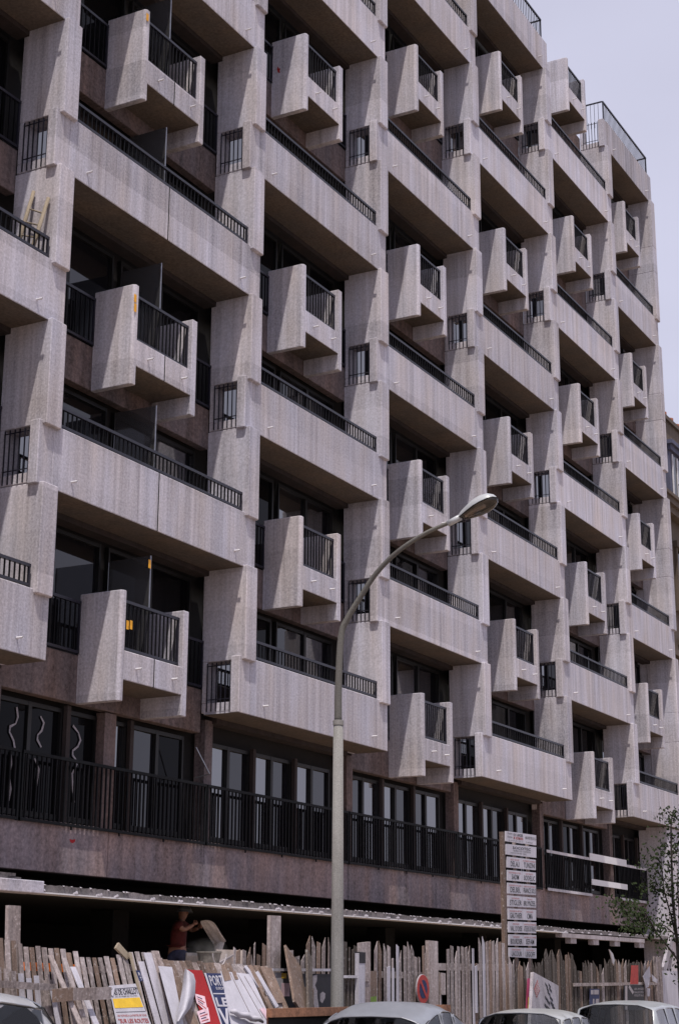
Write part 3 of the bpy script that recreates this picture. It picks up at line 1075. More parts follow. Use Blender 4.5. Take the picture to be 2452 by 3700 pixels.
# ------------------------------------------------------------------ builders' sign board
YS = -4.7
sg = empty('site_sign_board', (7.85, YS, 0.03), 'tall site board of white name panels on wooden posts behind the picket fence', 'sign')
MB().box(7.045, 7.145, YS + 0.0, YS + 0.06, 0.03, 4.10).build('post', 'woodb', sg)
for x in (7.65, 8.25):
    MB().box(x, x + 0.05, YS + 0.03, YS + 0.08, 0.03, 4.02).build('post', 'wood', sg)
NY = Vector((0, -1, 0))
px = [((1826.4, 3002.7), (1935.5, 3018), (1935.8, 3054.5), (1826, 3039)), ((1828, 3049), (1936, 3061), (1936, 3099.5), (1828, 3087))]
yl = [(3095, 3134), (3143, 3181), (3189, 3228), (3235, 3275), (3282, 3322), (3329, 3369), (3376, 3416), (3423, 3457)]
yr_ = [(3107, 3144), (3153, 3189), (3198, 3234), (3244, 3280), (3288, 3326), (3333, 3372), (3379, 3418), (3426, 3463.5)]
for i in range(8):
    xl_ = 1831.5 + i * 1.0
    px.append(((xl_, yl[i][0]), (1934 + i * 0.35, yr_[i][0]), (1934 + i * 0.35, yr_[i][1]), (xl_, yl[i][1])))
names = [('DELAU', 'TUNZINI', 'GROS OEUVRE', 'PLOMBERIE CHAUFFAGE'), ('SADM', 'SODELIC', 'MENUISERIES INT EXT', 'ELECTRICITE'), ('DELBEL', 'FRANCE SOLS', 'REVETEMENTS FACADES', 'CARRELAGES REVETEMENT'),
         ('STIGLER', 'BRUYNZEEL', 'ASCENSEURS', 'PARQUETS'), ('GAUTHIER', 'CMA', 'ESCALIER EN BETON', 'ETANCHEITE'), ('VAL D\'OISE', 'ATELIERS DE FRANCE', 'PEINTURE', 'FERMETURES INTERIEURES'),
         ('BOURDIER', 'SEFAM', 'VITRERIE', 'MATERIEL DE CUISINE'), ('LACOUR', 'LEGOFF', 'TERRASSEMENT', 'ESPACES VERTS')]
for i, q in enumerate(px):
    P4 = [at(u, v, 1, YS - 0.03) for u, v in (q[3], q[2], q[1], q[0])]     # bl br tr tl
    pl = MB().slab(P4, 0.022, NY).build('name_panel', 'plate', sg)
    if i == 0:
        lettering('R.H. ANGER', sub(P4, 0.24, 0.55, 0.63, 0.90), NY, 'ink', pl)
        lettering('M. HEYMANN', sub(P4, 0.24, 0.55, 0.30, 0.58), NY, 'inkred', pl)
        lettering('Equipe', sub(P4, 0.05, 0.20, 0.68, 0.92), NY, 'ink', pl, 0)
        lettering('Equipe', sub(P4, 0.05, 0.20, 0.34, 0.58), NY, 'ink', pl, 0)
        lettering('ARCHITECTES D.P.L.G', sub(P4, 0.62, 0.98, 0.48, 0.75), NY, 'ink', pl, 0.006)
        lettering('36 rue Scheffer  Paris 16', sub(P4, 0.08, 0.55, 0.10, 0.20), NY, 'ink', pl, 0)
        lettering('Tel. 704 48 38', sub(P4, 0.64, 0.86, 0.12, 0.24), NY, 'ink', pl, 0)
    elif i == 1:
        lettering('SOCOTEC', sub(P4, 0.20, 0.80, 0.58, 0.84), NY, 'ink', pl, 0.016)
        lettering('BUREAU DE CONTROLE', sub(P4, 0.23, 0.79, 0.36, 0.50), NY, 'ink', pl, 0.0)
        lettering('36 RUE DE PONTHIEU  PARIS 8', sub(P4, 0.12, 0.66, 0.16, 0.27), NY, 'ink', pl, 0.0)
    else:
        a, b, c, d = names[i - 2]
        wa, wb = min(0.42, 0.055 * len(a) + 0.03), min(0.44, 0.050 * len(b) + 0.05)
        lettering(a, sub(P4, 0.26 - wa / 2, 0.26 + wa / 2, 0.14, 0.62), NY, 'ink', pl, 0.004)
        lettering(b, sub(P4, 0.76 - wb / 2, 0.76 + wb / 2, 0.14, 0.62), NY, 'ink', pl, 0.004)
        wa, wb = min(0.42, 0.026 * len(c) + 0.02), min(0.44, 0.022 * len(d) + 0.02)
        lettering(c, sub(P4, 0.25 - wa / 2, 0.25 + wa / 2, 0.70, 0.84), NY, 'inkred', pl, 0.0)
        lettering(d, sub(P4, 0.76 - wb / 2, 0.76 + wb / 2, 0.70, 0.84), NY, 'inkred', pl, 0.0)
        MB().slab(sub(P4, 0.497, 0.503, 0.0, 1.0), 0.002, NY).build('panel_joint', 'formply', pl)
        bpy.data.objects[pl.children[-1].name].location += NY * 0.003

# ------------------------------------------------------------------ the street fences
rf = random.Random(21)


def jit(a):
    return rf.uniform(-a, a)


def upright(parent, u, vt, wpx, yp, mat='wood', zb=0.03, th=0.009, tip=0, name='picket', lean=0.0, vb=None, split=False):
    """vertical board whose top shows at (u, vt), standing in the plane y = yp"""
    p = at(u, vt, 1, yp)
    q0, q1 = at(u - wpx / 2, vt, 1, yp), at(u + wpx / 2, vt, 1, yp)
    w = (q1.x - q0.x) / 2 * (0.82 if name == 'picket' else 1.0)
    z1 = p.z
    zl = zb if vb is None else at(u, vb, 1, yp).z
    dx = lean * (z1 - zl)
    mb = MB()
    a, b = (jit(0.02), jit(0.02)) if not tip else (tip * 0.06 + jit(0.02), -tip * 0.06 + jit(0.02))
    mb.add([(p.x - w + dx, yp, zl), (p.x + w + dx, yp, zl), (p.x + w + dx, yp + th, zl), (p.x - w + dx, yp + th, zl),
            (p.x - w, yp, z1 + a), (p.x + w * (0.3 if split else 1), yp, z1 + b), (p.x + w * (0.3 if split else 1), yp + th, z1 + b), (p.x - w, yp + th, z1 + a)],
           [(0, 3, 2, 1), (4, 5, 6, 7), (0, 1, 5, 4), (1, 2, 6, 5), (2, 3, 7, 6), (3, 0, 4, 7)])
    return mb.build(name, mat, parent)


def hboard(parent, u0, v0, u1, v1, hpx, yp, mat='wood', th=0.03, name='cross_rail'):
    a, b = at(u0, v0, 1, yp), at(u1, v1, 1, yp)
    h0 = at(u0, v0 + hpx, 1, yp).z - a.z
    return MB().beam(a + Vector((0, 0, h0 / 2)), b + Vector((0, 0, h0 / 2)), th, -h0).build(name, mat, parent)


YF = -5.2
# --- right picket fence (u 1330 .. 1880)
f4 = empty('picket_fence', (3.3, YF, 0.03), 'ragged upright picket fence behind the grey rounded car and the no parking sign', 'fence')
hboard(f4, 1325, 3508, 1560, 3514, 24, YF + 0.03, 'wood')
hboard(f4, 1560, 3480, 1850, 3484, 26, YF + 0.03, 'wood')
for u, vt, w in ((1320, 3404, 36), (1564, 3400, 34)):
    upright(f4, u, vt, w, YF - 0.035, 'wood', th=0.05, name='fence_post')
ps = [(1358, 3420, 13), (1373, 3419, 12), (1391, 3421, 11), (1405, 3418, 12), (1420, 3462, 11), (1436, 3416, 10), (1446, 3450, 8), (1463, 3420, 12), (1477, 3418, 12), (1490, 3425, 12),
      (1502, 3457, 11), (1516, 3458, 10), (1529, 3418, 8), (1538, 3448, 7), (1552, 3512, 8), (1590, 3530, 8),
      (1618, 3426, 11), (1632, 3419, 12), (1646, 3455, 9), (1656, 3420, 10), (1671, 3420, 11), (1683, 3421, 9), (1695, 3434, 11), (1708, 3423, 8), (1719, 3478, 10),
      (1733, 3400, 11), (1746, 3400, 10), (1758, 3400, 10), (1769, 3401, 9), (1780, 3402, 10), (1793, 3404, 11), (1805, 3404, 11), (1817, 3405, 11), (1831, 3480, 12), (1842, 3470, 12), (1853, 3478, 8)]
for i, (u, vt, w) in enumerate(ps):
    m_ = 'woodw' if i in (5, 23, 26) else ('woodb' if rf.random() < 0.12 else 'wood')
    upright(f4, u, vt, w, YF + jit(0.006), m_, tip=rf.choice([0, 0, 0, 1, -1]), lean=jit(0.006), split=(i in (4, 11, 13, 22)))
for u, v0, v1, w in ((1404, 3490, 3640, 12), (1719, 3490, 3660, 9), (1420, 3500, 3640, 9)):
    upright(f4, u, v0, w, YF - 0.025, 'woodw', vb=v1, th=0.012)
upright(f4, 1600, 3514, 17, YF - 0.03, 'wood', vb=3594, name='patch_board')
upright(f4, 1349, 3508, 22, YF - 0.03, 'woodb', vb=3612, name='patch_board')
upright(f4, 1349, 3604, 21, YF - 0.034, 'green', vb=3628, name='paper_scrap', th=0.003)
upright(f4, 1319, 3512, 28, YF - 0.05, 'wood', vb=3546, name='patch_board')
upright(f4, 1307, 3444, 22, YF - 0.06, 'woodw', name='fence_post', th=0.06)
upright(f4, 1309, 3444, 22, YF - 0.064, 'ink', vb=3480, name='post_cap', th=0.07)

# --- middle part around the posters (u 850 .. 1300)
f3 = empty('picket_fence', (0.0, YF, 0.03), 'low dark slatted fence stretch directly behind the street lamp', 'fence')
for u, vt, w in ((1247, 3405, 15), (1263, 3424, 7), (1285, 3420, 14), (1230, 3410, 10), (1275, 3426, 8)):
    upright(f3, u, vt, w, YF + 0.02, 'woodd', lean=jit(0.01))
hboard(f3, 1232, 3524, 1300, 3524, 10, YF - 0.02, 'primer')
for u, vt, w in ((1243, 3536, 14), (1258, 3536, 10), (1272, 3536, 10), (1288, 3536, 13)):
    upright(f3, u, vt, w, YF - 0.0, 'woodd')
f3b = empty('picket_fence', (-2.4, YF, 0.03), 'upright uneven pickets and one tall grey board left of the street lamp', 'fence')
for u, vt, w in ((849, 3424, 9), (862, 3435, 16), (884, 3436, 14), (900, 3439, 13), (912, 3470, 8), (921, 3408, 5), (936, 3447, 14), (956, 3413, 15), (971, 3416, 12), (1054, 3432, 14), (1095, 3460, 15), (1075, 3454, 18),
                 (1114, 3400, 15), (1134, 3402, 16), (1152, 3404, 14), (1170, 3407, 14), (1189, 3404, 6)):
    upright(f3b, u, vt, w, YF + 0.05 + jit(0.01), rf.choice(['wood', 'wood', 'woodb']), lean=jit(0.01), tip=rf.choice([0, 0, 1, -1]))
upright(f3b, 997, 3311, 37, YF - 0.01, 'wood', th=0.05, name='fence_post')
hboard(f3b, 985, 3499, 1195, 3500, 10, YF - 0.04, 'woodw', 0.02)
for u0, v0, u1, w, m_ in ((1056, 3455, 1090, 46, 'woodb'), (1115, 3446, 1120, 17, 'woodd')):
    p = at(u0, v0, 1, YF - 0.10)
    q = at(u1, 3660, 1, YF - 0.5)
    MB().beam(p, q, 0.46 if w > 20 else 0.16, 0.03, (0, 1, 0)).build('leaning_board', m_, f3b)
upright(f3b, 1118, 3566, 32, YF - 0.16, 'woodb', name='leaning_board', vb=3680)
# posters behind the leaning boards
pb = at(1040, 3509, 1, YF - 0.03)
bp = MB().box(at(986, 3600, 1, YF).x, at(1013, 3600, 1, YF).x, YF - 0.034, YF - 0.028, 0.9, 1.72).build('poster', 'paper')
tag(bp, 'pale blank poster strip beside the dark poster left of the lamp', 'poster')
bp = MB().box(at(1014, 3600, 1, YF).x, at(1125, 3600, 1, YF).x, YF - 0.03, YF - 0.024, 0.9, 1.71).build('poster', 'ink')
tag(bp, 'black poster with small pasted notes between the leaning boards', 'poster')
for u0, u1, v0, v1, m_ in ((1017, 1035, 3516, 3535, 'yelp'), (1017, 1046, 3552, 3600, 'pink')):
    a, b = at(u0, v0, 1, YF - 0.035), at(u1, v1, 1, YF - 0.035)
    MB().box(a.x, b.x, YF - 0.036, YF - 0.0345, b.z, a.z).build('pasted_note', m_, bp)
bp2 = MB().box(at(1126, 3600, 1, YF).x, at(1192, 3600, 1, YF).x, YF - 0.034, YF - 0.025, 0.9, 1.71).build('poster', 'ink')
tag(bp2, 'black poster with a pale figure silhouette right beside the lamp mast', 'poster')
for pts in (((1130, 3525), (1146, 3522), (1144, 3545), (1138, 3560), (1146, 3580), (1146, 3600), (1152, 3640), (1170, 3645), (1172, 3640), (1136, 3650), (1130, 3600)),
            ((1156, 3590), (1166, 3583), (1175, 3590), (1174, 3606), (1164, 3625), (1156, 3618))):
    P3 = [at(u, v, 1, YF - 0.037) for u, v in pts]
    MB().add(P3, [list(range(len(P3)))[::-1]]).build('print_figure', 'formply', bp2)

# --- far right dense board fence
f5 = empty('board_fence', (9.5, YF, 0.03), 'dense dark board fence behind the right-hand white cars', 'fence')
u = 1862
tops = lambda u: 3478 + (0 if u > 1940 else 10) if u < 1962 else (3440 + 8 * math.sin(u) if u < 2066 else 3479)
while u < 2388:
    w = rf.uniform(8, 12)
    vt = tops(u) + jit(3)
    if 1960 < u < 2066:
        vt = 3442 + jit(6) + max(0, u - 2020) * 0.25
    if 2068 < u < 2074 or rf.random() < 0.10:
        vt += 28
    upright(f5, u, vt, w, YF + jit(0.012), rf.choice(['wood', 'woodd', 'woodd', 'woodb', 'woodd', 'woodb']), lean=jit(0.008), tip=rf.choice([0, 1, -1]))
    u += w * rf.uniform(1.0, 1.12)
hboard(f5, 2070, 3552, 2390, 3548, 12, YF - 0.03, 'wood')
for u in (2371, 2383):
    upright(f5, u, 3457, 9, YF - 0.05, 'wood', name='fence_post', th=0.06)
wb = MB().box(at(2391, 3600, 1, YF).x, at(2475, 3600, 1, YF).x, YF - 0.02, YF + 0.03, 0.03, at(2420, 3508, 1, YF).z).build('white_board_wall', 'woodw')
tag(wb, 'plain whitewashed hoarding board at the right end of the street fence', 'hoarding')
a, b = at(2427, 3378, 1, -4.2), at(2393, 3512, 1, -4.9)
db = MB().beam(a, Vector((b.x, b.y, 0.03)) if False else b, 0.20, 0.06, (0, 1, 0)).build('diagonal_plank', 'formply')
tag(db, 'pale diagonal plank leaning above the right end of the board fence', 'plank')
ts = MB()
pp = [(2200, 3430), (2213, 3446), (2222, 3480), (2224, 3500), (2212, 3480), (2207, 3455)]
P3 = [at(u, v, 1, YF + 0.2) for u, v in pp]
ts.slab(P3[::-1], 0.02, (0, -1, 0)).build('tarpaulin_flap', 'primer')
tag(bpy.data.objects['tarpaulin_flap'], 'small pale curved tarpaulin flap rising behind the dark board fence', 'tarpaulin')


def poster_px(px4, yp, mat, name, label, cat='poster', th=0.006):
    P4 = [at(u, v, 1, yp) for u, v in px4]            # tl tr br bl
    o = MB().slab([P4[3], P4[2], P4[1], P4[0]], th, NY).build(name, mat)
    tag(o, label, cat)
    return o, [P4[3], P4[2], P4[1], P4[0]]


o, q = poster_px(((2130, 3573), (2164, 3573), (2164, 3645), (2128, 3645)), YF - 0.05, 'navy', 'poster', 'small dark blue poster with white blocks pasted on the board fence')
for x0, x1, y0, y1 in ((0.08, 0.35, 0.72, 0.94), (0.42, 0.9, 0.72, 0.95), (0.3, 0.45, 0.25, 0.5), (0.6, 0.9, 0.1, 0.5)):
    MB().slab([p + NY * 0.004 for p in sub(q, x0, x1, y0, y1)], 0.002, NY).build('print_block', 'formply', o)
o, q = poster_px(((2252, 3560), (2324, 3558), (2326, 3650), (2252, 3650)), YF - 0.05, 'ink', 'poster', 'black poster with rows of white capitals near the white hoarding')
for k, s_ in enumerate(('LES ANGES', 'SALLE DES', 'FETES ET BALS')):
    lettering(s_, sub(q, 0.5, 0.97, 0.80 - 0.13 * k, 0.88 - 0.13 * k), NY, 'formply', o, 0.01)
lettering('CANON', sub(q, 0.5, 0.95, 0.15, 0.36), NY, 'formply', o, 0.02)
MB().slab([p + NY * 0.004 for p in sub(q, 0.06, 0.16, 0.02, 0.98)], 0.002, NY).build('print_block', 'formply', o)
MB().slab([p + NY * 0.004 for p in [sub(q, 0.2, 0.46, 0.6, 0.95)[i] for i in (0, 1, 2, 3)][:0] + [Vector(x) for x in (sub(q, 0.22, 0.22, 0.9, 0.9)[0], sub(q, 0.42, 0.42, 0.62, 0.62)[0], sub(q, 0.48, 0.48, 0.72, 0.72)[0], sub(q, 0.28, 0.28, 1.0, 1.0)[0])]], 0.002, NY).build('print_block', 'formply', o)
o, q = poster_px(((2280, 3488), (2304, 3488), (2304, 3556), (2276, 3556)), YF - 0.05, 'inkred', 'poster', 'narrow red poster high on the dark board fence')
o, q = poster_px(((1905, 3535), (1925, 3535), (1920, 3660), (1898, 3660)), YF - 0.05, 'magenta', 'poster', 'narrow magenta poster on the fence left of the grey leaning panel')
MB().slab([p + NY * 0.004 for p in sub(q, 0.25, 0.6, 0.05, 0.45)], 0.002, NY).build('print_block', 'yelp', o)
# torn white paper on a stick at the right
tp = MB()
for pts in (((2345, 3490), (2349, 3530), (2330, 3540), (2320, 3528)), ((2352, 3520), (2374, 3540), (2372, 3552), (2356, 3545)), ((2322, 3532), (2346, 3535), (2342, 3565), (2332, 3570)), ((2336, 3570), (2346, 3572), (2345, 3600), (2338, 3600))):
    P3 = [at(u, v, 1, YF - 0.08 - 0.03 * rf.random()) for u, v in pts]
    tp.slab(P3[::-1], 0.004, (0, -1, 0))
tpo = tp.build('torn_paper', 'paper')
tag(tpo, 'torn white paper scraps hanging near the white hoarding', 'paper')
tpo['kind'] = 'stuff'

# grey leaning advertising panel
px4 = ((1926, 3512), (2017, 3562), (2016, 3665), (1918, 3665))
P4 = [at(px4[0][0], px4[0][1], 1, -5.75), at(px4[1][0], px4[1][1], 1, -5.45), at(px4[2][0], px4[2][1], 1, -5.6), at(px4[3][0], px4[3][1], 1, -5.95)]
nrm = (P4[1] - P4[0]).cross(P4[3] - P4[0]).normalized()
if nrm.y > 0:
    nrm = -nrm
kz0, kz1 = (P4[0].z - 0.03) / (P4[0].z - P4[3].z), (P4[1].z - 0.03) / (P4[1].z - P4[2].z)
ad = MB().slab([P4[0] + (P4[3] - P4[0]) * kz0, P4[1] + (P4[2] - P4[1]) * kz1, P4[1], P4[0]], 0.05, nrm).build('advertising_board', 'formply')
tag(ad, 'grey board with a red brick diamond emblem leaning against the fence', 'board')
q = [P4[3], P4[2], P4[1], P4[0]]
dq = lambda x, y: sub(q, x, x, y, y)[0] + nrm * 0.004
MB().add([dq(0.04, 0.60), dq(0.15, 0.40), dq(0.26, 0.62), dq(0.15, 0.86)], [(0, 1, 2, 3)]).build('diamond_emblem', 'inkred', ad)
for k in range(1, 5):
    f = k / 5
    a, b = dq(0.04 + 0.11 * f, 0.60 - 0.20 * f) + nrm * 0.003, dq(0.15 + 0.11 * f, 0.86 - 0.24 * f) + nrm * 0.003
    MB().beam(a, b, 0.008, 0.004, nrm).build('emblem_joint', 'formply', ad)
    a, b = dq(0.04 + 0.11 * f, 0.60 + 0.26 * f) + nrm * 0.003, dq(0.15 + 0.11 * f, 0.40 + 0.22 * f) + nrm * 0.003
    MB().beam(a, b, 0.008, 0.004, nrm).build('emblem_joint', 'formply', ad)
for i, (x, y, l) in enumerate(((0.50, 0.80, .10), (0.55, 0.70, .09), (0.60, 0.60, .11), (0.62, 0.84, .08), (0.66, 0.72, .10), (0.52, 0.42, .12), (0.60, 0.34, .11), (0.70, 0.46, .12), (0.74, 0.30, .13), (0.50, 0.22, .1), (0.62, 0.14, .12), (0.8, 0.2, .1))):
    MB().beam(dq(x - l / 2, y + l * 0.55), dq(x + l / 2, y - l * 0.2), 0.035, 0.004, nrm).build('letter_stroke', 'ink', ad)

# --- left leaning picket fence
f1 = empty('leaning_picket_fence', (-5.2, -5.5, 0.03), 'sagging grey picket fence leaning back at the left with mixed broken boards', 'fence')


def lean_y(u):
    return 0.25 + 0.55 * min(1.0, max(0.0, u / 560.0))


def leaner(parent, u, vt, wpx, yt=YF, lean=None, mat='wood', zb=0.03, th=0.010, name='picket', dx=0.0, cut=None):
    """board whose top is at (u, vt) in the plane y = yt and whose foot stands nearer the street"""
    p = at(u, vt, 1, yt)
    w = (at(u + wpx / 2, vt, 1, yt).x - at(u - wpx / 2, vt, 1, yt).x)
    ly = lean_y(u) if lean is None else lean
    k = (p.z - zb)
    foot = Vector((p.x + dx, yt - ly, zb if yt - ly > -5.75 else -0.12))
    d = (foot - p)
    if cut:
        foot = p + d * cut
    tilt = jit(0.012)
    return MB().beam(p + Vector((0, 0, jit(0.015))), foot + Vector((tilt, 0, 0)), w, th, (0, 1, 0)).build(name, mat, parent)


topv = [(0, 3392), (75, 3412), (120, 3420), (185, 3428), (286, 3440), (300, 3459), (400, 3459), (470, 3448), (540, 3437), (590, 3434)]


def interp(u):
    for (a, b), (c, d) in zip(topv, topv[1:]):
        if a <= u <= c:
            return b + (d - b) * (u - a) / (c - a)
    return topv[-1][1]


u = -40
while u < 565:
    w = rf.uniform(13, 16.5)
    vt = interp(max(u, 0)) + jit(3)
    leaner(f1, u, vt, w, YF + jit(0.01), None, rf.choice(['wood', 'wood', 'wood', 'woodb']))
    u += rf.uniform(21, 24)
u = -30
while u < 200:                                                       # second, lower row in front
    leaner(f1, u, 3500 + u * 0.25 + jit(10), rf.uniform(15, 19), YF - 0.07, lean_y(u) * 0.75, rf.choice(['wood', 'wood', 'woodw']))
    u += rf.uniform(25, 30)
leaner(f1, 49, 3267, 44, YF + 0.05, 0.12, 'wood', th=0.04, name='tall_board')
for u, vt, w, m_, le in ((182, 3446, 17, 'wood', 1.25), (232, 3458, 16, 'wood', 0.95), (263, 3490, 19, 'woodw', 1.10), (188, 3560, 16, 'woodw', 0.5)):
    leaner(f1, u, vt, w, YF - 0.10, le, m_, name='loose_board')
for u0, v0, u1, v1, h, m_, yy in ((90, 3476, 286, 3486, 30, 'orange', YF + 0.06), (-40, 3470, 300, 3486, 28, 'wood', YF + 0.10), (300, 3495, 560, 3480, 24, 'wood', YF + 0.03), (195, 3574, 262, 3568, 48, 'woodb', YF - 0.42), (250, 3570, 400, 3566, 46, 'wood', YF - 0.40),
                                  (-40, 3540, 200, 3556, 26, 'wood', YF - 0.18)):
    hboard(f1, u0, v0, u1, v1, h, yy, m_)
for (u0, v0), (u1, v1) in (((424, 3412), (466, 3460)), ((419, 3420), (460, 3462))):
    a, b = at(u0, v0, 1, YF + 0.02), at(u1, v1, 1, YF - 0.03)
    MB().beam(a, b, 0.045, 0.03, (0, 1, 0)).build('broken_slat', 'ladder', f1)
for u, vt, w, m_ in ((470, 3444, 9, 'ladder'), (510, 3470, 20, 'woodw'), (534, 3442, 28, 'woodw'), (560, 3432, 26, 'wood')):
    leaner(f1, u, vt, w, YF - 0.06, None, m_, name='loose_board')

# --- hoarding with posters (leans back more)
f2 = empty('poster_hoarding', (-3.0, -5.9, 0.03), 'leaning hoarding of boards covered with torn white paper and posters', 'hoarding')
PT, PN = Vector((0, -5.24, 1.95)), Vector((0, -1.92, 1.02)).normalized()
ON = lambda u, v, off=0.0: at_plane(u, v, PT + PN * off, PN)
u = 574
while u < 985:
    w = rf.uniform(18, 22)
    vt = 3466 + (u - 574) * 0.075 + jit(4)
    p = ON(u, vt)
    foot = Vector((p.x, -5.24 - (1.95 + 0.12) * 1.92 ** -1 * 1.02, -0.12))
    wm = (ON(u + w / 2, vt).x - ON(u - w / 2, vt).x)
    MB().beam(p, foot, wm, 0.022, (0, 1, 0)).build('board', 'woodb' if rf.random() < 0.7 else 'wood', f2)
    u += w * 1.03
tall = ON(566, 3432)
# papered strips over the boards
for (u0, v0), (u1, v1), w, m_ in (((900, 3488), (1000, 3690), 20, 'woodb'), ((925, 3512), (1000, 3640), 18, 'woodw'), ((950, 3492), (1010, 3625), 34, 'woodb'), ((885, 3492), (960, 3600), 14, 'woodw')):
    a, b = ON(u0, v0, 0.03), ON(u1, v1, 0.03)
    MB().beam(a, b, w * 0.0048, 0.02, PN).build('loose_board', m_, f2)


def sheet(px, off, mat, name, label, cat='poster'):
    P = [ON(u, v, off) for u, v in px]
    o = MB().slab(P, 0.004, PN).build(name, mat)
    tag(o, label, cat)
    return o, P


# quads listed bl, br, tr, tl
o, q = sheet(((640, 3740), (672, 3740), (622, 3494), (573, 3490)), 0.03, 'paper', 'paper_sheet', 'white papered strip left of the curling sheet on the hoarding', 'paper')
o, q = sheet(((755, 3740), (815, 3740), (730, 3506), (668, 3503)), 0.032, 'red', 'poster', 'big red poster with pasted white leaflets on the hoarding')
for quad in (((712, 3625), (752, 3660), (740, 3600), (704, 3590)), ((726, 3700), (760, 3690), (752, 3640), (712, 3655))):
    P = [ON(u, v, 0.040) for u, v in quad]
    lf = MB().slab(P, 0.003, PN).build('leaflet', 'pink', o)
    for k in range(4):
        y0 = 0.15 + 0.19 * k
        MB().slab([p + PN * 0.003 for p in sub(P, 0.15, 0.85 - 0.2 * (k % 2), y0, y0 + 0.06)], 0.001, PN).build('print_line', 'navy' if k % 2 else 'inkred', lf)
o, q = sheet(((806, 3720), (850, 3720), (798, 3517), (741, 3516)), 0.034, 'navy', 'poster', 'navy poster with big white slanting capitals on the hoarding')
lettering('PORT', sub(q, 0.14, 0.99, 0.77, 0.96), PN, 'paper', o, 0.02)
lettering('EUROPE', sub(q, 0.40, 1.0, 0.70, 0.75), PN, 'paper', o, 0.01)
lettering('LE', sub(q, 0.12, 0.95, 0.40, 0.56), PN, 'paper', o, 0.03)
lettering('VI', sub(q, 0.06, 1.0, 0.02, 0.37), PN, 'paper', o, 0.03)
MB().slab([p + PN * 0.003 for p in sub(q, -0.06, 0.05, 0.0, 1.0)], 0.001, PN).build('print_border', 'paper', o)
MB().slab([p + PN * 0.003 for p in sub(q, 0.1, 1.0, 0.62, 0.64)], 0.001, PN).build('print_border', 'paper', o)
o, q = sheet(((838, 3720), (995, 3720), (905, 3520), (797, 3508)), 0.036, 'paper', 'paper_sheet', 'large blank torn white paper on the right half of the hoarding', 'paper')
for k, (x0, y0, x1, y1) in enumerate(((0.30, 0.98, 0.52, 0.30), (0.55, 0.97, 0.80, 0.2), (0.75, 0.95, 0.95, 0.3))):
    MB().beam(sub(q, x0, x0, y0, y0)[0] + PN * 0.003, sub(q, x1, x1, y1, y1)[0] + PN * 0.003, 0.008, 0.003, PN).build('paper_seam', 'wood', o)
for px_, m_ in ((((812, 3545), (836, 3540), (826, 3508), (800, 3504)), 'woodb'), (((850, 3540), (862, 3538), (852, 3510), (838, 3508)), 'woodb')):
    P = [ON(u, v, 0.041) for u, v in px_]
    MB().slab(P, 0.003, PN).build('torn_patch', m_, o)
o, q = sheet(((968, 3690), (990, 3690), (955, 3640), (938, 3645)), 0.045, 'pink', 'poster', 'small pale pink leaflet at the lower right of the hoarding')
# curling white sheet
cs = MB()
ed = [((668, 3500), (683, 3507)), ((662, 3540), (700, 3520)), ((657, 3580), (707, 3545)), ((650, 3620), (705, 3590)), ((643, 3655), (690, 3640)), ((637, 3690), (652, 3690))]
nseg = 7
for i, (l, r) in enumerate(ed):
    for k in range(nseg + 1):
        t = k / nseg
        uu, vv = l[0] + (r[0] - l[0]) * t, l[1] + (r[1] - l[1]) * t
        cs.v.append(ON(uu, vv, 0.05 + 0.16 * math.sin(math.pi * t * 0.9)))
for i in range(len(ed) - 1):
    for k in range(nseg):
        a = i * (nseg + 1) + k
        cs.f.append([a, a + nseg + 1, a + nseg + 2, a + 1])
cso = cs.build('curling_sheet', 'paper', smooth=True)
tag(cso, 'loose white sheet curling off the hoarding over the red poster', 'paper')
# rolled paper bundle on the hoarding
a, b = ON(835, 3655, 0.08), ON(950, 3690, 0.10)
rp = MB().tube([a + (b - a) * (i / 8) + Vector((0, 0, 0.012 * math.sin(i * 2.1))) for i in range(9)], [0.02, 0.03, 0.034, 0.03, 0.036, 0.03, 0.034, 0.028, 0.015], 8).build('rolled_paper', 'paper', smooth=True)
tag(rp, 'crumpled roll of torn white paper across the foot of the hoarding', 'paper')

# theatre poster on the left fence
PT2, PN2 = Vector((0, -5.30, 1.95)), Vector((0, -1.92, 0.78)).normalized()
ON2 = lambda u, v, off=0.0: at_plane(u, v, PT2 + PN2 * off, PN2)
q = [ON2(u, v, 0.02) for u, v in ((432, 3740), (562, 3740), (490, 3554), (394, 3562))]
o = MB().slab(q, 0.004, PN2).build('poster', 'paper')
tag(o, 'white theatre poster with a mustard band and red lettering on the leaning fence', 'poster')
lettering('PALAIS DE CHAILLOT', sub(q, -0.10, 0.97, 0.80, 0.915), PN2, 'ink', o, 0.012)
lettering('DU 29 MARS AU 10 AVRIL', sub(q, 0.14, 0.90, 0.755, 0.78), PN2, 'ink', o, 0.0)
MB().slab([p + PN2 * 0.003 for p in sub(q, 0.03, 0.95, 0.54, 0.73)], 0.001, PN2).build('print_band', 'yelp', o)
for yy in (0.925, 0.455):
    MB().slab([p + PN2 * 0.003 for p in sub(q, 0.04, 0.97, yy, yy + 0.007)], 0.001, PN2).build('print_line', 'ink', o)
MB().slab([p + PN2 * 0.003 for p in sub(q, 0.985, 0.99, 0.455, 0.93)], 0.001, PN2).build('print_line', 'ink', o)
lettering('UN VOYAGE A LA PORTEE DE TOUS', sub(q, 0.06, 0.95, 0.365, 0.405), PN2, 'inkred', o, 0.008)
lettering('"SUR LES ROUTES', sub(q, 0.06, 0.95, 0.235, 0.325), PN2, 'inkred', o, 0.014)
lettering('DE L\'EUROPE', sub(q, 0.2, 0.98, 0.06, 0.18), PN2, 'inkred', o, 0.018)
P = [ON2(u, v, 0.03) for u, v in ((410, 3600), (417, 3562), (395, 3590))]
MB().slab(P, 0.002, PN2).build('folded_corner', 'paper', o)
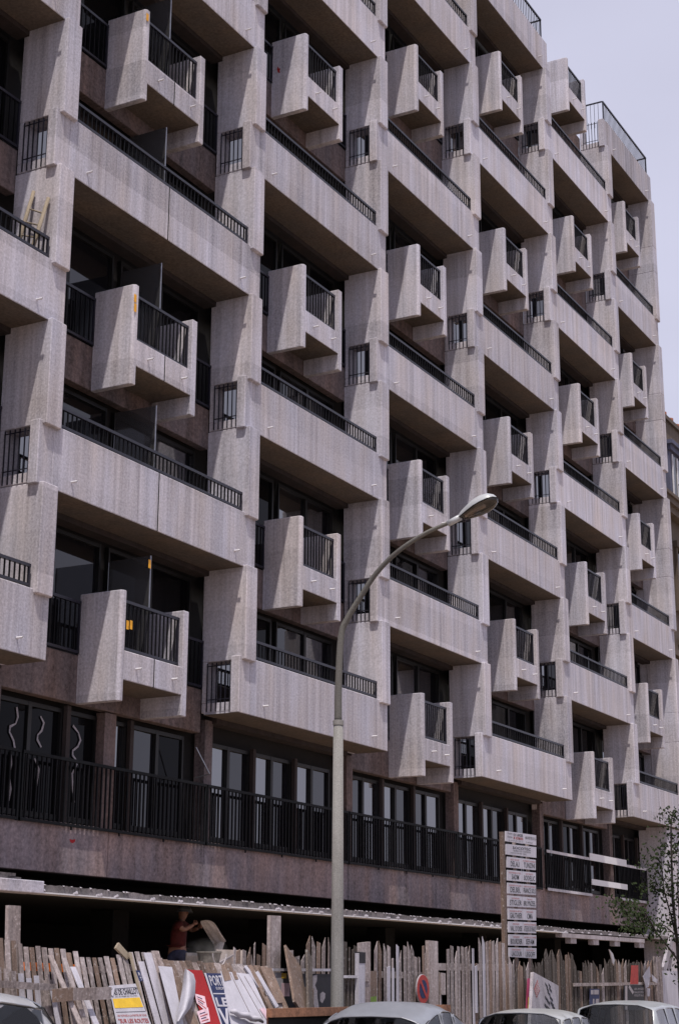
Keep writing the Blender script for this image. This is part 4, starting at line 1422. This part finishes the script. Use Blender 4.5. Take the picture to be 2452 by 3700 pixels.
q = [ON2(u, v, 0.06) for u, v in ((505, 3545), (519, 3545), (506, 3506), (491, 3506))]
o = MB().slab(q, 0.003, PN2).build('poster', 'navy')
tag(o, 'tiny navy strip with white capital letters between the boards', 'poster')
lettering('R', sub(q, 0.25, 0.75, 0.50, 0.80), PN2, 'paper', o, 0.03)
lettering('T', sub(q, 0.3, 0.75, 0.05, 0.38), PN2, 'paper', o, 0.03)

# ------------------------------------------------------------------ no parking sign on the fence
c = at(1527, 3574, 1, YF - 0.06)
r_ = 0.205
np_ = empty('no_parking_sign', (c.x, YF - 0.05, c.z - r_), 'round red and blue no parking sign fixed to the picket fence', 'sign')
MB().lathe([(r_, 0.0), (r_, -0.018), (r_ - 0.006, -0.022)], (c.x, YF - 0.04, c.z), 'y', 32).build('rim', 'formply', np_)
MB().lathe([(r_ - 0.007, 0), (r_ - 0.007, -0.003)], (c.x, YF - 0.0625, c.z), 'y', 32).build('red_ring', 'inkred', np_)
MB().lathe([(r_ * 0.62, 0), (r_ * 0.62, -0.003)], (c.x, YF - 0.066, c.z), 'y', 28).build('blue_field', 'navy', np_)
MB().beam((c.x - 0.085, YF - 0.071, c.z + 0.10), (c.x + 0.085, YF - 0.071, c.z - 0.10), 0.05, 0.003, (0, -1, 0)).build('slash', 'inkred', np_)
# (the slash runs from upper right to lower left as the plate is bolted on askew)
np_.children[-1].location += Vector((0, -0.001, 0))

# ------------------------------------------------------------------ rusty barrier between the parked cars and the fence
rb = empty('rusty_barrier', (-1.0, -6.1, -0.12), 'long rusty steel barrier rail standing in front of the lamp and fence', 'barrier')
YB = -6.03
xa_ = at(972, 3640, 1, YB).x
MB().box(xa_, 1.9, YB - 0.035, YB + 0.035, 1.225, 1.32).build('top_rail', 'rust', rb)
MB().box(xa_ + 0.02, 1.9, YB + 0.01, YB + 0.02, 0.15, 1.224).build('shade_panel', 'void', rb)  # dark sheet added in place of the shade below the rail
for x in (xa_ + 0.05, -2.0, -0.2, 1.0, 1.8):
    MB().box(x, x + 0.06, YB + 0.021, YB + 0.06, -0.12, 1.224).build('post', 'rust', rb)

# ------------------------------------------------------------------ ladder on the left balcony
la = empty('wooden_ladder', (-0.35, 0.25, Z0 + 2 * H + 0.22), 'pale wooden pole ladder leaning on the cross wall of the left balcony', 'ladder')
rails = []
for (u, v), yb in (((123, 692), 0.58), ((176, 715), 0.27)):
    tpt = at(u, v, 0, -0.05)
    ft = Vector((-0.62, tpt.y + 0.06, Z0 + 2 * H + 0.225))
    rails.append((tpt, ft))
    MB().tube([tpt, (tpt + ft) / 2 + Vector((0.01, 0, 0)), ft], [0.030, 0.036, 0.040], 8).build('side_pole', 'ladder', la, smooth=True)
for k in range(1, 7):
    f = 0.04 + 0.125 * k
    MB().tube([rails[0][0].lerp(rails[0][1], f), rails[1][0].lerp(rails[1][1], f)], 0.014, 6).build('rung', 'ladder', la)

# ------------------------------------------------------------------ parked cars
def car(name, label, cx, cyy, L, W, Ht, paint_, belt, roof_prof, hood_h, trunk_h, gh, style, rot=0.0, group='cars parked along the kerb'):
    """body lofted from cross sections.  gh = greenhouse stations measured from the tail:
    (rear base, rear roof, [pillar pairs], front roof, front base)"""
    z0 = -0.12
    root = empty(name, (cx, cyy, z0), label, 'car', group)
    rb_, rr_, pil, fr_, fb_ = gh
    xs = [0.0, 0.06, 0.30 * rb_, 0.7 * rb_, rb_, rr_]
    for a, b in pil:
        xs += [a, b]
    xs += [fr_, fb_, fb_ + (L - fb_) * 0.45, L - 0.18, L - 0.05, L]
    # extra stations along the roof
    xs = sorted(set(round(x, 4) for x in xs))

    def roofz(x):
        t = (x - rr_) / (fr_ - rr_)
        return Ht - roof_prof * (2 * t - 1) ** 2 - (0.02 if t < 0 or t > 1 else 0)

    verts, rows = [], []
    for x in xs:
        e = 0.0
        if x < 0.4:
            e = (0.4 - x) / 0.4
        elif x > L - 0.5:
            e = (x - L + 0.5) / 0.5
        hw = W / 2 * (1 - 0.16 * e * e)
        if x <= rb_:
            top = trunk_h - 0.10 * max(0, (rb_ - x) / rb_) ** 1.5 - (0.28 * (1 - x / 0.06) if x < 0.06 else 0)
        elif x >= fb_:
            top = hood_h - 0.12 * ((x - fb_) / (L - fb_)) ** 1.6 - (0.22 * (x - L + 0.05) / 0.05 if x > L - 0.05 else 0)
        else:
            top = roofz(min(max(x, rr_), fr_))
        inroof = rr_ - 1e-6 <= x <= fr_ + 1e-6
        bz = belt if rb_ <= x <= fb_ else top - 0.07
        bz = min(bz, top - 0.05)
        rw = hw * (0.76 if inroof else 0.90)
        rz = top - (0.085 if inroof else 0.02)
        if not inroof:
            sec = [(0, top), (hw * 0.5, top - 0.006), (hw * 0.86, top - 0.03), (hw * 0.93, min(bz, top - 0.05)), (hw, 0.62), (hw * 0.98, 0.40), (hw * 0.90, 0.22), (hw * 0.6, 0.20), (0, 0.20)]
        else:
            sec = [(0, top), (hw * 0.45, top - 0.012), (rw, rz), (hw * 0.93, belt), (hw, 0.62), (hw * 0.98, 0.40), (hw * 0.90, 0.22), (hw * 0.6, 0.20), (0, 0.20)]
        row = []
        for y, z in sec:
            row.append(len(verts))
            verts.append((cx - L / 2 + x, cyy - y, z0 + z))
        for y, z in sec[1:-1][::-1]:
            row.append(len(verts))
            verts.append((cx - L / 2 + x, cyy + y, z0 + z))
        rows.append(row)
    n = len(rows[0])
    faces, kinds = [], []
    side_cells = []
    for a, b in zip([rr_] + [p[1] for p in pil], [p[0] for p in pil] + [fr_]):
        side_cells.append((a, b))
    for i in range(len(xs) - 1):
        xm = (xs[i] + xs[i + 1]) / 2
        for k in range(n):
            f = [rows[i][k], rows[i + 1][k], rows[i + 1][(k + 1) % n], rows[i][(k + 1) % n]]
            kd = 0
            right, left = k == 2, k == n - 3
            if right or left:
                if any(a < xm < b for a, b in side_cells):
                    kd = 1
                if style == 'estate' and rb_ < xm < rr_:
                    kd = 0
            if (k in (0, 1, n - 1, n - 2)) and (rb_ < xm < rr_ or fr_ < xm < fb_):
                kd = 1
            faces.append(f)
            kinds.append(kd)
    faces.append(rows[0][::-1])
    kinds.append(0)
    faces.append(rows[-1])
    kinds.append(0)
    me = bpy.data.meshes.new('body')
    me.from_pydata(verts, [], faces)
    for i, p in enumerate(me.polygons):
        p.material_index = kinds[i]
    bm = bmesh.new()
    bm.from_mesh(me)
    bmesh.ops.recalc_face_normals(bm, faces=bm.faces)
    # inset the window fields so that a painted frame is left around each of them
    vl = bm.verts.layers.float.get('crease_vert') or bm.verts.layers.float.new('crease_vert')
    cl = bm.edges.layers.float.get('crease_edge') or bm.edges.layers.float.new('crease_edge')
    groups = []
    seen = set()
    for f in bm.faces:
        if f.material_index == 1 and f.index not in seen:
            st_, g_ = [f], []
            seen.add(f.index)
            while st_:
                c_ = st_.pop()
                g_.append(c_)
                for e_ in c_.edges:
                    for o_ in e_.link_faces:
                        if o_.material_index == 1 and o_.index not in seen:
                            seen.add(o_.index)
                            st_.append(o_)
            groups.append(g_)
    for g_ in groups:
        r = bmesh.ops.inset_region(bm, faces=g_, thickness=0.03, use_even_offset=True, use_boundary=True)
        for f in r['faces']:
            f.material_index = 0
    if style == 'estate':                                            # crisper roof edge
        for e_ in bm.edges:
            if all(v_.co.z > z0 + Ht - 0.15 and abs(v_.co.y - cyy) > W * 0.34 for v_ in e_.verts):
                e_[cl] = 0.6
    for e_ in bm.edges:
        k_ = {f.material_index for f in e_.link_faces}
        if len(k_) == 2:
            e_[cl] = 1.0
            for v_ in e_.verts:
                v_[vl] = 0.8
    bm.to_mesh(me)
    bm.free()
    tmp = bpy.data.objects.new('body', me)
    col.objects.link(tmp)
    sb = tmp.modifiers.new('s', 'SUBSURF')
    sb.levels = sb.render_levels = 2
    bpy.context.view_layer.update()
    dg = bpy.context.evaluated_depsgraph_get()
    me2 = bpy.data.meshes.new_from_object(tmp.evaluated_get(dg))
    bpy.data.objects.remove(tmp)
    bm = bmesh.new()
    bm.from_mesh(me2)
    bm.faces.ensure_lookup_table()
    # split off every window pane
    seen = set()
    comps = []
    for f in bm.faces:
        if f.material_index == 1 and f.index not in seen:
            st_, g_ = [f], []
            seen.add(f.index)
            while st_:
                c_ = st_.pop()
                g_.append(c_)
                for e_ in c_.edges:
                    for o_ in e_.link_faces:
                        if o_.material_index == 1 and o_.index not in seen:
                            seen.add(o_.index)
                            st_.append(o_)
            comps.append(g_)

    def piece(fl, name_, mat, off=0.0, smooth=True):
        idx, mb = {}, MB()
        for f in fl:
            q = []
            for v in f.verts:
                if v.index not in idx:
                    idx[v.index] = len(mb.v)
                    mb.v.append(v.co - v.normal * off)
                q.append(idx[v.index])
            mb.f.append(q)
        return mb.build(name_, mat, root, smooth=smooth)
    bm.verts.index_update()
    piece([f for f in bm.faces if f.material_index == 0], 'body', paint_)
    for g_ in comps:
        po = piece(g_, 'window', 'carglass', 0.006)
        # chrome and rubber trim around the pane
        s = set(g_)
        nxt = {}
        for f in g_:
            for l in f.loops:
                if not any(o_ in s for o_ in l.edge.link_faces if o_ is not f):
                    nxt[l.vert] = l.link_loop_next.vert
        if nxt:
            v0 = next(iter(nxt))
            loop, v = [v0], nxt[v0]
            while v is not v0 and v in nxt and len(loop) < 500:
                loop.append(v)
                v = nxt[v]
            pts_ = [v.co + v.normal * 0.002 for v in loop]
            MB().tube(pts_ + [pts_[0]], 0.006, 5, False).build('window_trim', 'chrome', po)
            MB().tube([p - v.normal * 0.010 for p, v in zip(pts_, loop)] + [pts_[0] - loop[0].normal * 0.010], 0.006, 4, False).build('window_seal', 'rubber', po)
    bm.free()
    # wheels, bumpers, lamps, seats
    for xw in (L * 0.19, L * 0.80):
        for sgn in (-1, 1):
            c_ = (cx - L / 2 + xw, cyy + sgn * (W / 2 - 0.02), z0 + 0.31)
            s2 = sgn
            t_ = MB().lathe([(0.20, -0.085 * s2), (0.30, -0.08 * s2), (0.31, 0), (0.30, 0.06 * s2), (0.20, 0.07 * s2)], c_, 'y', 22).build('wheel', 'tyre', root, smooth=True)
            MB().lathe([(0.20, 0.05 * s2), (0.16, 0.072 * s2), (0.05, 0.09 * s2), (0.01, 0.092 * s2)], c_, 'y', 18).build('hub_cap', 'chrome', t_, smooth=True)
    for xb_, d_ in ((-0.05, -1), (L + 0.05, 1)):
        X = cx - L / 2 + xb_
        MB().tube([(X - d_ * 0.25, cyy - W / 2 - 0.01, z0 + 0.46), (X - d_ * 0.02, cyy - W / 2 + 0.10, z0 + 0.46), (X + d_ * 0.03, cyy, z0 + 0.46), (X - d_ * 0.02, cyy + W / 2 - 0.10, z0 + 0.46), (X - d_ * 0.25, cyy + W / 2 + 0.01, z0 + 0.46)], 0.05, 8).build('bumper', 'chrome', root, smooth=True)
    for sgn in (-1, 1):
        yy = cyy + sgn * W * 0.33
        MB().lathe([(0.06, 0.06), (0.06, -0.02), (0.04, -0.035)], (cx - L / 2 + 0.02, yy, z0 + 0.66), 'x', 14).build('tail_lamp', 'lampred', root)
        MB().lathe([(0.09, -0.08), (0.09, 0.02), (0.06, 0.04)], (cx + L / 2 - 0.03, yy, z0 + 0.64), 'x', 16).build('headlamp', 'lampclear', root)
    MB().box(cx - L / 2 - 0.012, cx - L / 2 - 0.004, cyy - 0.24, cyy + 0.24, z0 + 0.50, z0 + 0.60).build('number_plate', 'rubber', root)
    for xr_, zt_ in ((rr_ + 0.25, 0.98), ((rr_ + fr_) / 2 + 0.25, 1.0)):
        for sgn in (-1, 1):
            X = cx - L / 2 + xr_
            MB().box(X, X + 0.48, cyy + sgn * 0.36 - 0.25, cyy + sgn * 0.36 + 0.25, z0 + 0.35, z0 + 0.52).box(X - 0.12, X + 0.02, cyy + sgn * 0.36 - 0.24, cyy + sgn * 0.36 + 0.24, z0 + 0.52, z0 + zt_ - 0.06).build('seat', 'seat', root, bevel=0.04)
    X = cx - L / 2 + fb_ - 0.12
    MB().box(X, X + 0.16, cyy - W * 0.40, cyy + W * 0.40, z0 + 0.6, z0 + belt - 0.06).build('dashboard', 'seat', root)
    wc = Vector((X - 0.16, cyy + 0.36, z0 + belt + 0.0))
    MB().tube([wc + Vector((-0.06 * math.sin(t), 0.19 * math.cos(t), 0.18 * math.sin(t))) for t in [i * math.pi / 10 for i in range(21)]], 0.011, 5, False).build('steering_wheel', 'rubber', root)
    root.rotation_euler.z = R(rot)
    return root


car('parked_car', 'white small car with a curved roof line cut by the left edge', -10.02, -7.3, 3.8, 1.46, 1.71, 'palepaint', 0.98, 0.07, 0.96, 0.86,
    (0.45, 0.9, [(1.35, 1.40), (2.02, 2.08)], 2.75, 3.35), 'sedan')
car('parked_car', 'grey rounded saloon parked by the lamp in front of the picket fence', -1.26, -6.87, 4.1, 1.58, 1.53, 'greypaint', 0.93, 0.15, 0.93, 0.90,
    (0.62, 1.10, [(1.62, 1.67), (2.10, 2.16)], 2.62, 3.05), 'sedan', 8)
car('parked_car', 'cream white saloon between the grey car and the white estate', 3.04, -6.87, 3.9, 1.50, 1.395, 'whitepaint', 0.87, 0.03, 0.86, 0.86,
    (0.58, 1.0, [(1.45, 1.50), (2.0, 2.06)], 2.55, 2.95), 'sedan', 8)
car('parked_car', 'white estate car with a wide rear window at the right', 7.48, -6.78, 4.2, 1.56, 1.475, 'whitepaint2', 0.88, 0.03, 0.88, 0.88,
    (0.22, 0.55, [(1.35, 1.41), (2.15, 2.22)], 2.80, 3.2), 'estate', 8)

# ------------------------------------------------------------------ young street tree at the right
tr = empty('young_tree', (12.3, -6.0, 0.03), 'thin young street tree with sparse leaves in front of the far end', 'tree')
rt = random.Random(3)
br = MB()
tips = []


def branch(px_, r0, r1, y0, y1):
    P = [at(u, v, 1, y0 + (y1 - y0) * i / (len(px_) - 1)) for i, (u, v) in enumerate(px_)]
    br.tube(P, [r0 + (r1 - r0) * i / (len(P) - 1) for i in range(len(P))], 6)
    for i in range(1, len(P)):
        for k in range(3):
            tips.append((P[i - 1].lerp(P[i], rt.random()), i / len(P)))
    tips.append((P[-1], 1.2))


base = at(2455, 3560, 1, -6.0)
br.tube([(base.x, -6.0, 0.0), base], [0.05, 0.04], 8)
branch(((2455, 3560), (2444, 3400), (2428, 3250), (2424, 3100), (2422, 2990), (2426, 2945), (2432, 2935)), 0.035, 0.006, -6.0, -6.0)
branch(((2444, 3400), (2420, 3300), (2400, 3230), (2388, 3130), (2384, 3060)), 0.02, 0.004, -6.0, -5.6)
branch(((2455, 3480), (2410, 3420), (2370, 3370), (2330, 3300), (2290, 3275), (2250, 3270), (2225, 3262)), 0.022, 0.004, -6.0, -6.5)
branch(((2370, 3370), (2340, 3330), (2300, 3310), (2262, 3312)), 0.012, 0.003, -6.2, -6.0)
branch(((2455, 3440), (2452, 3300), (2446, 3200), (2450, 3080)), 0.02, 0.004, -6.0, -6.3)
branch(((2428, 3250), (2405, 3190), (2372, 3150), (2340, 3120)), 0.012, 0.003, -6.0, -5.7)
branch(((2440, 3380), (2400, 3345), (2360, 3340), (2310, 3350), (2270, 3345)), 0.014, 0.003, -6.0, -5.8)
branch(((2424, 3100), (2436, 3060), (2445, 3020)), 0.008, 0.003, -6.0, -6.1)
branch(((2400, 3230), (2370, 3215), (2345, 3200)), 0.009, 0.003, -5.8, -5.6)
br.build('trunk', 'bark', tr)
lv = MB()
for c, wgt in tips:
    for k in range(int(9 + 14 * wgt)):
        p = c + Vector((rt.gauss(0, 0.09), rt.gauss(0, 0.16), rt.gauss(0, 0.09)))
        a = Vector((rt.gauss(0, 1), rt.gauss(0, 1), rt.gauss(0, 1))).normalized()
        b = a.orthogonal().normalized()
        l, w = rt.uniform(0.045, 0.085), rt.uniform(0.022, 0.042)
        cc = a.cross(b)
        lv.add([p, p + a * l * 0.5 + b * w + cc * 0.006, p + a * l, p + a * l * 0.5 - b * w + cc * 0.006], [(0, 1, 2, 3)])
lv.build('crown', 'leaf', tr)

# ------------------------------------------------------------------ mason tipping out a sack of cement
def skin_mesh(name, pts, edges, radii, mat, parent, sub_=2, root=0):
    me = bpy.data.meshes.new(name)
    me.from_pydata([Vector(p) for p in pts], edges, [])
    o = bpy.data.objects.new(name, me)
    col.objects.link(o)
    o.modifiers.new('skin', 'SKIN').use_smooth_shade = True
    for i, r in enumerate(radii):
        rr2 = r if isinstance(r, tuple) else (r, r)
        me.skin_vertices[0].data[i].radius = rr2
        me.skin_vertices[0].data[i].use_root = (i == root)
    ss = o.modifiers.new('sub', 'SUBSURF')
    ss.levels = ss.render_levels = sub_
    bpy.context.view_layer.update()
    dg = bpy.context.evaluated_depsgraph_get()
    m2 = bpy.data.meshes.new_from_object(o.evaluated_get(dg))
    bpy.data.objects.remove(o)
    vs_ = [v.co.copy() for v in m2.vertices]
    fs = [list(p.vertices) for p in m2.polygons]
    mb = MB().add(vs_, fs)
    return mb.build(name, mat, parent, smooth=True)


YW = 0.85
man = empty('person', (4.85, YW, 1.08), 'workman in red t-shirt and grey helmet emptying a sack over the hoarding', 'person')
hand1, hand2 = at(714, 3333, 1, YW - 0.30), at(724, 3350, 1, YW - 0.12)
pel, bel, che = at(640, 3437, 1, YW), at(645, 3398, 1, YW), at(650, 3355, 1, YW)
nek, hed = at(656, 3327, 1, YW), at(663, 3303, 1, YW)
s1, s2 = at(643, 3343, 1, YW - 0.19), at(660, 3340, 1, YW + 0.19)
e1, e2 = at(664, 3361, 1, YW - 0.27), at(696, 3362, 1, YW + 0.08)
k1, k2 = pel + Vector((0.25, -0.13, -0.43)), pel + Vector((0.02, 0.14, -0.45))
a1, a2 = Vector((pel.x + 0.10, YW - 0.14, 1.17)), Vector((pel.x - 0.15, YW + 0.15, 1.17))
pts = [pel, bel, che, nek, hed, s1, e1, hand1 - (hand1 - e1) * 0.28, s2, e2, hand2 - (hand2 - e2) * 0.28,
       pel + Vector((0.02, -0.11, -0.05)), k1, a1, a1 + Vector((0.17, -0.01, -0.05)), pel + Vector((0.0, 0.11, -0.05)), k2, a2, a2 + Vector((0.17, 0.01, -0.05)), hed + Vector((0.035, 0, 0.085))]
ed = [(0, 1), (1, 2), (2, 3), (3, 4), (4, 19), (2, 5), (5, 6), (6, 7), (2, 8), (8, 9), (9, 10), (0, 11), (11, 12), (12, 13), (13, 14), (0, 15), (15, 16), (16, 17), (17, 18)]
rad = [(0.13, 0.14), 0.125, (0.13, 0.16), 0.055, 0.085, 0.062, 0.044, 0.031, 0.062, 0.044, 0.031, 0.085, 0.060, 0.042, 0.036, 0.085, 0.060, 0.042, 0.036, 0.078]
skin_mesh('body', pts, ed, rad, 'skin', man)
fwd_h = Vector((0.5, 0, -0.08)).normalized()


def hand(e, h, curl):
    d = (h - e).normalized()
    sidev = d.cross(Vector((0, 0, 1))).normalized()
    upv = sidev.cross(d)
    wr = h - (h - e) * 0.28
    p = [wr, wr + d * 0.05, wr + d * 0.085]
    eds, rd = [(0, 1), (1, 2)], [0.028, (0.040, 0.022), (0.040, 0.020)]
    for k, ln in enumerate((0.064, 0.076, 0.072, 0.056)):
        off = upv * (0.030 - 0.020 * k)
        b0 = wr + d * 0.092 + off
        b1 = b0 + d * ln * 0.45 + sidev * curl * 0.012
        b2 = b1 + d * ln * 0.28 + sidev * curl * 0.030
        b3 = b2 - d * ln * 0.05 + sidev * curl * 0.028
        i0 = len(p)
        p += [b0, b1, b2, b3]
        eds += [(2, i0), (i0, i0 + 1), (i0 + 1, i0 + 2), (i0 + 2, i0 + 3)]
        rd += [0.0105, 0.0095, 0.009, 0.008]
    i0 = len(p)
    p += [wr + d * 0.035 + upv * 0.034 + sidev * curl * 0.01, wr + d * 0.07 + upv * 0.052 + sidev * curl * 0.03, wr + d * 0.10 + upv * 0.045 + sidev * curl * 0.045]
    eds += [(1, i0), (i0, i0 + 1), (i0 + 1, i0 + 2)]
    rd += [0.013, 0.011, 0.009]
    skin_mesh('hand', p, eds, rd, 'skin', man, 1)


hand(e1, hand1, -1)
hand(e2, hand2, 1)
# shirt, trousers, shoes, helmet
skin_mesh('tshirt', [bel - Vector((0.02, 0, 0.11)), bel, che, nek - Vector((0.02, 0, 0.03)), s1, s1.lerp(e1, 0.78), s2, s2.lerp(e2, 0.78)], [(0, 1), (1, 2), (2, 3), (2, 4), (4, 5), (2, 6), (6, 7)],
          [(0.15, 0.16), (0.145, 0.15), (0.15, 0.18), 0.075, 0.085, 0.062, 0.085, 0.062], 'shirt', man, 2, 1)
skin_mesh('trousers', [pel + Vector((0, 0, 0.06)), pel, pts[11], k1, a1 + Vector((0, 0, 0.04)), pts[15], k2, a2 + Vector((0, 0, 0.04))], [(0, 1), (1, 2), (2, 3), (3, 4), (1, 5), (5, 6), (6, 7)],
          [(0.14, 0.15), (0.15, 0.155), 0.108, 0.080, 0.066, 0.108, 0.080, 0.066], 'jeans', man, 2, 1)
for a_ in (a1, a2):
    skin_mesh('shoe', [a_ + Vector((-0.03, 0, -0.03)), a_ + Vector((0.08, 0, -0.05)), a_ + Vector((0.19, 0, -0.06))], [(0, 1), (1, 2)], [(0.05, 0.05), (0.05, 0.042), (0.04, 0.03)], 'rubber', man, 1)
hh = hed + Vector((0.03, 0, 0.055))
hl = MB()
ring = []
for i in range(6):
    t = math.pi / 2 * i / 5
    hl_r, hl_z = 0.128 * math.cos(t), 0.105 * math.sin(t)
    ring.append((hl_r + 0.0005, hl_z))
hl.lathe(ring, hh, 'z', 18)
hm = hl.build('helmet', 'helmet', man, smooth=True)
MB().lathe([(0.125, -0.012), (0.150, -0.016), (0.150, -0.008), (0.125, 0.0)], hh, 'z', 20).build('helmet_brim', 'helmet', hm)
MB().add([hh + Vector(p) for p in ((0.10, -0.09, -0.005), (0.20, -0.05, -0.025), (0.20, 0.05, -0.025), (0.10, 0.09, -0.005), (0.10, -0.09, -0.013), (0.20, -0.05, -0.033), (0.20, 0.05, -0.033), (0.10, 0.09, -0.013))],
         [(0, 1, 2, 3), (7, 6, 5, 4), (0, 4, 5, 1), (1, 5, 6, 2), (2, 6, 7, 3), (3, 7, 4, 0)]).build('helmet_peak', 'helmet', hm)
# face details
for s_ in (-1, 1):
    MB().lathe([(0.010, 0), (0.010, 0.004)], hed + Vector((0.093, s_ * 0.032, 0.025)), 'x', 8).build('eye', 'rubber', man)
    MB().tube([hed + Vector((0.0, s_ * 0.083, -0.005)), hed + Vector((0.006, s_ * 0.092, 0.02)), hed + Vector((0.0, s_ * 0.084, 0.04))], [0.012, 0.016, 0.010], 6).build('ear', 'skin', man, smooth=True)
MB().tube([hed + Vector((0.088, 0, 0.028)), hed + Vector((0.112, 0, -0.006)), hed + Vector((0.094, 0, -0.012))], [0.009, 0.015, 0.010], 6).build('nose', 'skin', man, smooth=True)
MB().box(hed.x + 0.084, hed.x + 0.092, hed.y - 0.022, hed.y + 0.022, hed.z - 0.044, hed.z - 0.037).build('mouth', 'inkred', man)

# the sack
sk = MB()
top_px = [((720, 3322), (764, 3324)), ((728, 3338), (782, 3345)), ((742, 3362), (792, 3364)), ((758, 3388), (803, 3384)), ((770, 3410), (816, 3402))]
m2 = 9
for i, (l, r) in enumerate(top_px):
    A_, B_ = at(*l, 1, 0.42), at(*r, 1, 0.22)
    bul = (0.03, 0.05, 0.06, 0.055, 0.05)[i]
    for k in range(m2 * 2):
        t = 2 * math.pi * k / (m2 * 2)
        f = 0.5 - 0.5 * math.cos(t)
        q = A_.lerp(B_, f) + Vector((0, -bul * math.sin(t) + rf.uniform(-0.014, 0.014), rf.uniform(-0.02, 0.02)))
        sk.v.append(q)
nk = m2 * 2
for i in range(len(top_px) - 1):
    for k in range(nk):
        sk.f.append([i * nk + k, i * nk + (k + 1) % nk, (i + 1) * nk + (k + 1) % nk, (i + 1) * nk + k])
sk.f.append(list(range(nk))[::-1])
sko = sk.build('cement_sack', 'sack', fix=True)
tag(sko, 'half empty paper cement sack held upside down by the workman', 'sack')
st_ = sko.modifiers.new('sub', 'SUBSURF')
st_.levels = st_.render_levels = 1
# cement pouring out and its dust
pc = MB()
c0 = at(795, 3408, 1, 0.40)
pc.tube([c0 + Vector((0, 0.02, 0.02)), c0 + Vector((-0.02, 0.02, -0.12)), c0 + Vector((-0.04, 0.02, -0.30))], [0.10, 0.07, 0.09], 10)
pco = struct(pc.build('pouring_cement', 'sack'), 'stuff')
tag(pco, 'grey cement powder pouring from the sack into the bin', 'cement')
# mortar bin, bucket
bx0, bx1 = at(768, 3440, 1, 0.1).x, at(868, 3440, 1, 0.1).x
bi = empty('mortar_bin', ((bx0 + bx1) / 2, 0.25, 1.08), 'grey mortar bin of sheet steel under the pouring sack', 'bin')
zt_ = at(830, 3432, 1, 0.0).z
MB().box(bx0, bx1, 0.0, 0.03, 1.08, zt_).build('side', 'sack', bi)
MB().box(bx0, bx1, 0.62, 0.65, 1.08, zt_ - 0.05).build('side', 'sack', bi)
MB().box(bx0, bx0 + 0.03, 0.031, 0.619, 1.08, zt_ - 0.1).build('side', 'sack', bi)
MB().box(bx1 - 0.03, bx1, 0.031, 0.619, 1.08, zt_).build('side', 'sack', bi)
MB().beam(at(792, 3480, 1, -0.02), at(842, 3452, 1, -0.02), 0.03, 0.03, (0, -1, 0)).build('brace', 'formply', bi)
cbk = at(756, 3441, 1, -0.12)
bk = empty('bucket', (cbk.x, -0.12, cbk.z - 0.3), 'round mortar bucket with a wire handle beside the bin', 'bucket')
MB().lathe([(0.15, 0), (0.205, 0.29), (0.218, 0.30), (0.218, 0.325), (0.20, 0.325), (0.195, 0.29), (0.14, 0.02)], (cbk.x, -0.12, cbk.z - 0.31), 'z', 22).build('shell', 'bucket', bk, smooth=False)
MB().tube([Vector((cbk.x + 0.215 * math.cos(t), -0.33, cbk.z - 0.02 - 0.20 * math.sin(t))) for t in [i * math.pi / 10 for i in range(11)]], 0.009, 5).build('handle', 'primer', bk)
MB().lathe([(0.24, 0), (0.24, 0.62)], (cbk.x, -0.12, 1.08), 'z', 16).build('stand_drum', 'void') if False else None
tbl = empty('work_bench', (cbk.x, -0.1, 0.03), 'rough board bench carrying the bucket behind the hoarding', 'bench')
MB().box(cbk.x - 0.45, cbk.x + 0.32, -0.42, -0.01, cbk.z - 0.36, cbk.z - 0.312).build('top', 'woodb', tbl)
for dx in (-0.42, 0.27):
    for dy in (-0.40, -0.06):
        MB().box(cbk.x + dx, cbk.x + dx + 0.05, dy, dy + 0.05, 0.03, cbk.z - 0.361).build('leg', 'woodb', tbl)
# dust cloud
dm = bpy.data.materials.new('cement_dust')
dm.use_nodes = True
dn = dm.node_tree
dn.nodes.clear()
do_ = nn(dn, 'ShaderNodeOutputMaterial')
pv = nn(dn, 'ShaderNodeVolumePrincipled')
pv.inputs['Color'].default_value = (0.75, 0.73, 0.72, 1)
tc = nn(dn, 'ShaderNodeTexCoord')
gn = nn(dn, 'ShaderNodeNewGeometry')
tn = nn(dn, 'ShaderNodeTexNoise')
tn.inputs['Scale'].default_value = 4.0
tn.inputs['Detail'].default_value = 4
dn.links.new(gn.outputs['Position'], tn.inputs['Vector'])
gr_ = nn(dn, 'ShaderNodeTexGradient', gradient_type='SPHERICAL')
mp_ = nn(dn, 'ShaderNodeMapping')
mp_.inputs['Location'].default_value = (-1, -1, -1)
mp_.inputs['Scale'].default_value = (2, 2, 2)
dn.links.new(tc.outputs['Generated'], mp_.inputs['Vector'])
dn.links.new(mp_.outputs[0], gr_.inputs[0])
m1_ = nn(dn, 'ShaderNodeMapRange')
m1_.inputs['From Min'].default_value = 0.38
m1_.inputs['From Max'].default_value = 0.75
m1_.inputs['To Max'].default_value = 0.8
dn.links.new(tn.outputs[0], m1_.inputs[0])
mm = nn(dn, 'ShaderNodeMath', operation='MULTIPLY')
dn.links.new(m1_.outputs[0], mm.inputs[0])
dn.links.new(gr_.outputs[1], mm.inputs[1])
dn.links.new(mm.outputs[0], pv.inputs['Density'])
dn.links.new(pv.outputs[0], do_.inputs['Volume'])
dc = at(738, 3448, 1, -0.10)
du = MB().lathe([(0.02, -0.30), (0.34, -0.2), (0.50, 0.0), (0.34, 0.2), (0.02, 0.30)], dc + Vector((0.02, 0, 0)), 'z', 16).build('cement_dust', dm)
struct(du, 'stuff')
tag(du, 'pale cement dust drifting in front of the workman', 'dust')
